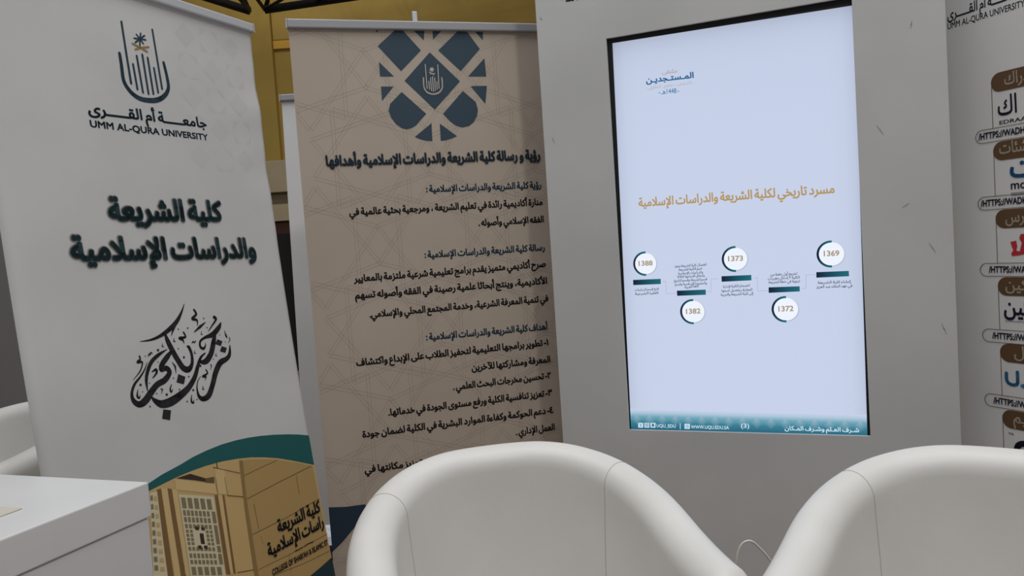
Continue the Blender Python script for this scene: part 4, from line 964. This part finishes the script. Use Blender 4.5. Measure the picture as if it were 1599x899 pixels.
def seat_bm():
    b = bmesh.new(); base = []
    for i in range(0, len(PL), 2):
        c, nn, t, z = rim_at(i); base.append((c - nn * (RHO + 0.024), -nn))
    yf = -CL - 0.055
    x0_, x1_ = base[0][0].x, base[-1][0].x
    front = [(V((x1_ + (x0_ - x1_) * k / 8, yf - 0.012 * math.sin(math.pi * k / 8), 0)), V((0, 1, 0))) for k in range(9)]
    loop = base + front; rows = []
    for ins, z in ((0.004, 0.055), (0.0, 0.09), (0.0, 0.375), (0.006, 0.398), (0.018, 0.414), (0.05, 0.424), (0.11, 0.428)):
        rows.append([b.verts.new(q + d * ins + V((0, 0, z))) for q, d in loop])
    m = len(loop)
    for A, B in zip(rows, rows[1:]):
        for k in range(m): b.faces.new((A[k], A[(k + 1) % m], B[(k + 1) % m], B[k]))
    b.faces.new(rows[0]); b.faces.new(rows[-1]); bmesh.ops.recalc_face_normals(b, faces=b.faces)
    return b
def seam_bm(s):
    i = min(range(len(PL)), key=lambda j: abs(PL[j][2] - s)); c, nn, t, z = rim_at(i)
    sec = section(z)[1:-1]; P = []
    for (a, zz), (a2, z2) in zip(sec, sec[1:]):
        for q in range(4): P.append(c + nn * (a + (a2 - a) * q / 4) + V((0, 0, zz + (z2 - zz) * q / 4)))
    b = bmesh.new(); tube(b, P, 0.0009, 6); return b
def make_armchair(label):
    t = thing('armchair', label, 'armchair', (0, 0, 0), 0, 'white tub armchairs')
    sh = obj('shell', shell_bm(), M['leather'], t, True); obj('seat', seat_bm(), M['leather'], t, True)
    for s in (-0.43, 0.445): obj('seam', seam_bm(s), M['seam'], sh, True)
    for x, y in ((-0.20, -0.13), (0.20, -0.13), (-0.17, 0.2), (0.17, 0.2)):
        b = bmesh.new(); tube(b, [(x, y, 0), (x, y, 0.06)], [0.017, 0.02], 14); obj('leg', b, M['chrome'], t, True)
    return t
def copy_tree(o, parent=None):
    c = o.copy(); COL.objects.link(c)
    if parent: c.parent = parent
    for ch in list(o.children): copy_tree(ch, c)
    return c
arm = make_armchair('white tub armchair in front of the beige banner, backed to the television stand')
chairs = [arm, copy_tree(arm), copy_tree(arm)]
chairs[1]['label'] = 'white tub armchair at the right, in front of the printed logo wall'
chairs[2]['label'] = 'distant white tub armchair behind the white counter and left banner'
for c, (x, y, r) in zip(chairs, ((0.0, 1.316, 0.214), (0.714, 1.099, -0.631), (-1.78, 2.38, -0.36))):
    c.location = (x, y, 0); c.rotation_euler = (0, 0, r)

# ------------------------------------------------------------------ white counter, lower left
e1 = V((math.cos(math.radians(160.5)), math.sin(math.radians(160.5)), 0)); e2 = V((math.cos(math.radians(249.5)), math.sin(math.radians(249.5)), 0)); zz = V((0, 0, 1))
cc = V((-0.640, 1.246, 0))
ct = thing('counter', 'white box counter with a thick flat top in the lower left', 'counter', cc + (e1 + e2) * 0.3)
b = bmesh.new(); box(b, cc + e1 * 0.003 + e2 * 0.003, e1 * 0.594, e2 * 0.594, zz * 0.8385, 0.003); obj('body', b, M['counter'], ct)
b = bmesh.new(); box(b, cc + e1 * 0.006 + e2 * 0.006 + zz * 0.8386, e1 * 0.588, e2 * 0.588, zz * 0.0013); obj('joint', b, M['gap'], ct)
b = bmesh.new(); box(b, cc + zz * 0.840, e1 * 0.6, e2 * 0.6, zz * 0.060, 0.0025); obj('top', b, M['counter'], ct)
b = bmesh.new(); box(b, V((-0.785, 1.139, 0.9002)), e1 * 0.21, e2 * 0.10, zz * 0.002, 0.0005); tag(obj('card', b, M['paper']), 'beige card lying on the white counter top', 'card')

# ------------------------------------------------------------------ cable between the two near armchairs
path = [(0.50, 1.86, 0.006), (0.46, 1.83, 0.02), (0.475, 1.80, 0.20), (0.50, 1.78, 0.42), (0.513, 1.78, 0.485), (0.535, 1.78, 0.505), (0.56, 1.78, 0.49), (0.60, 1.78, 0.43), (0.645, 1.80, 0.30), (0.68, 1.83, 0.10), (0.70, 1.86, 0.02), (0.76, 1.87, 0.006)]
b = bmesh.new(); tube(b, spline(path, 8), 0.0028, 8)
tag(obj('cable', b, M['cable'], None, True), 'thin white cable looping up between the two near armchairs', 'cable')
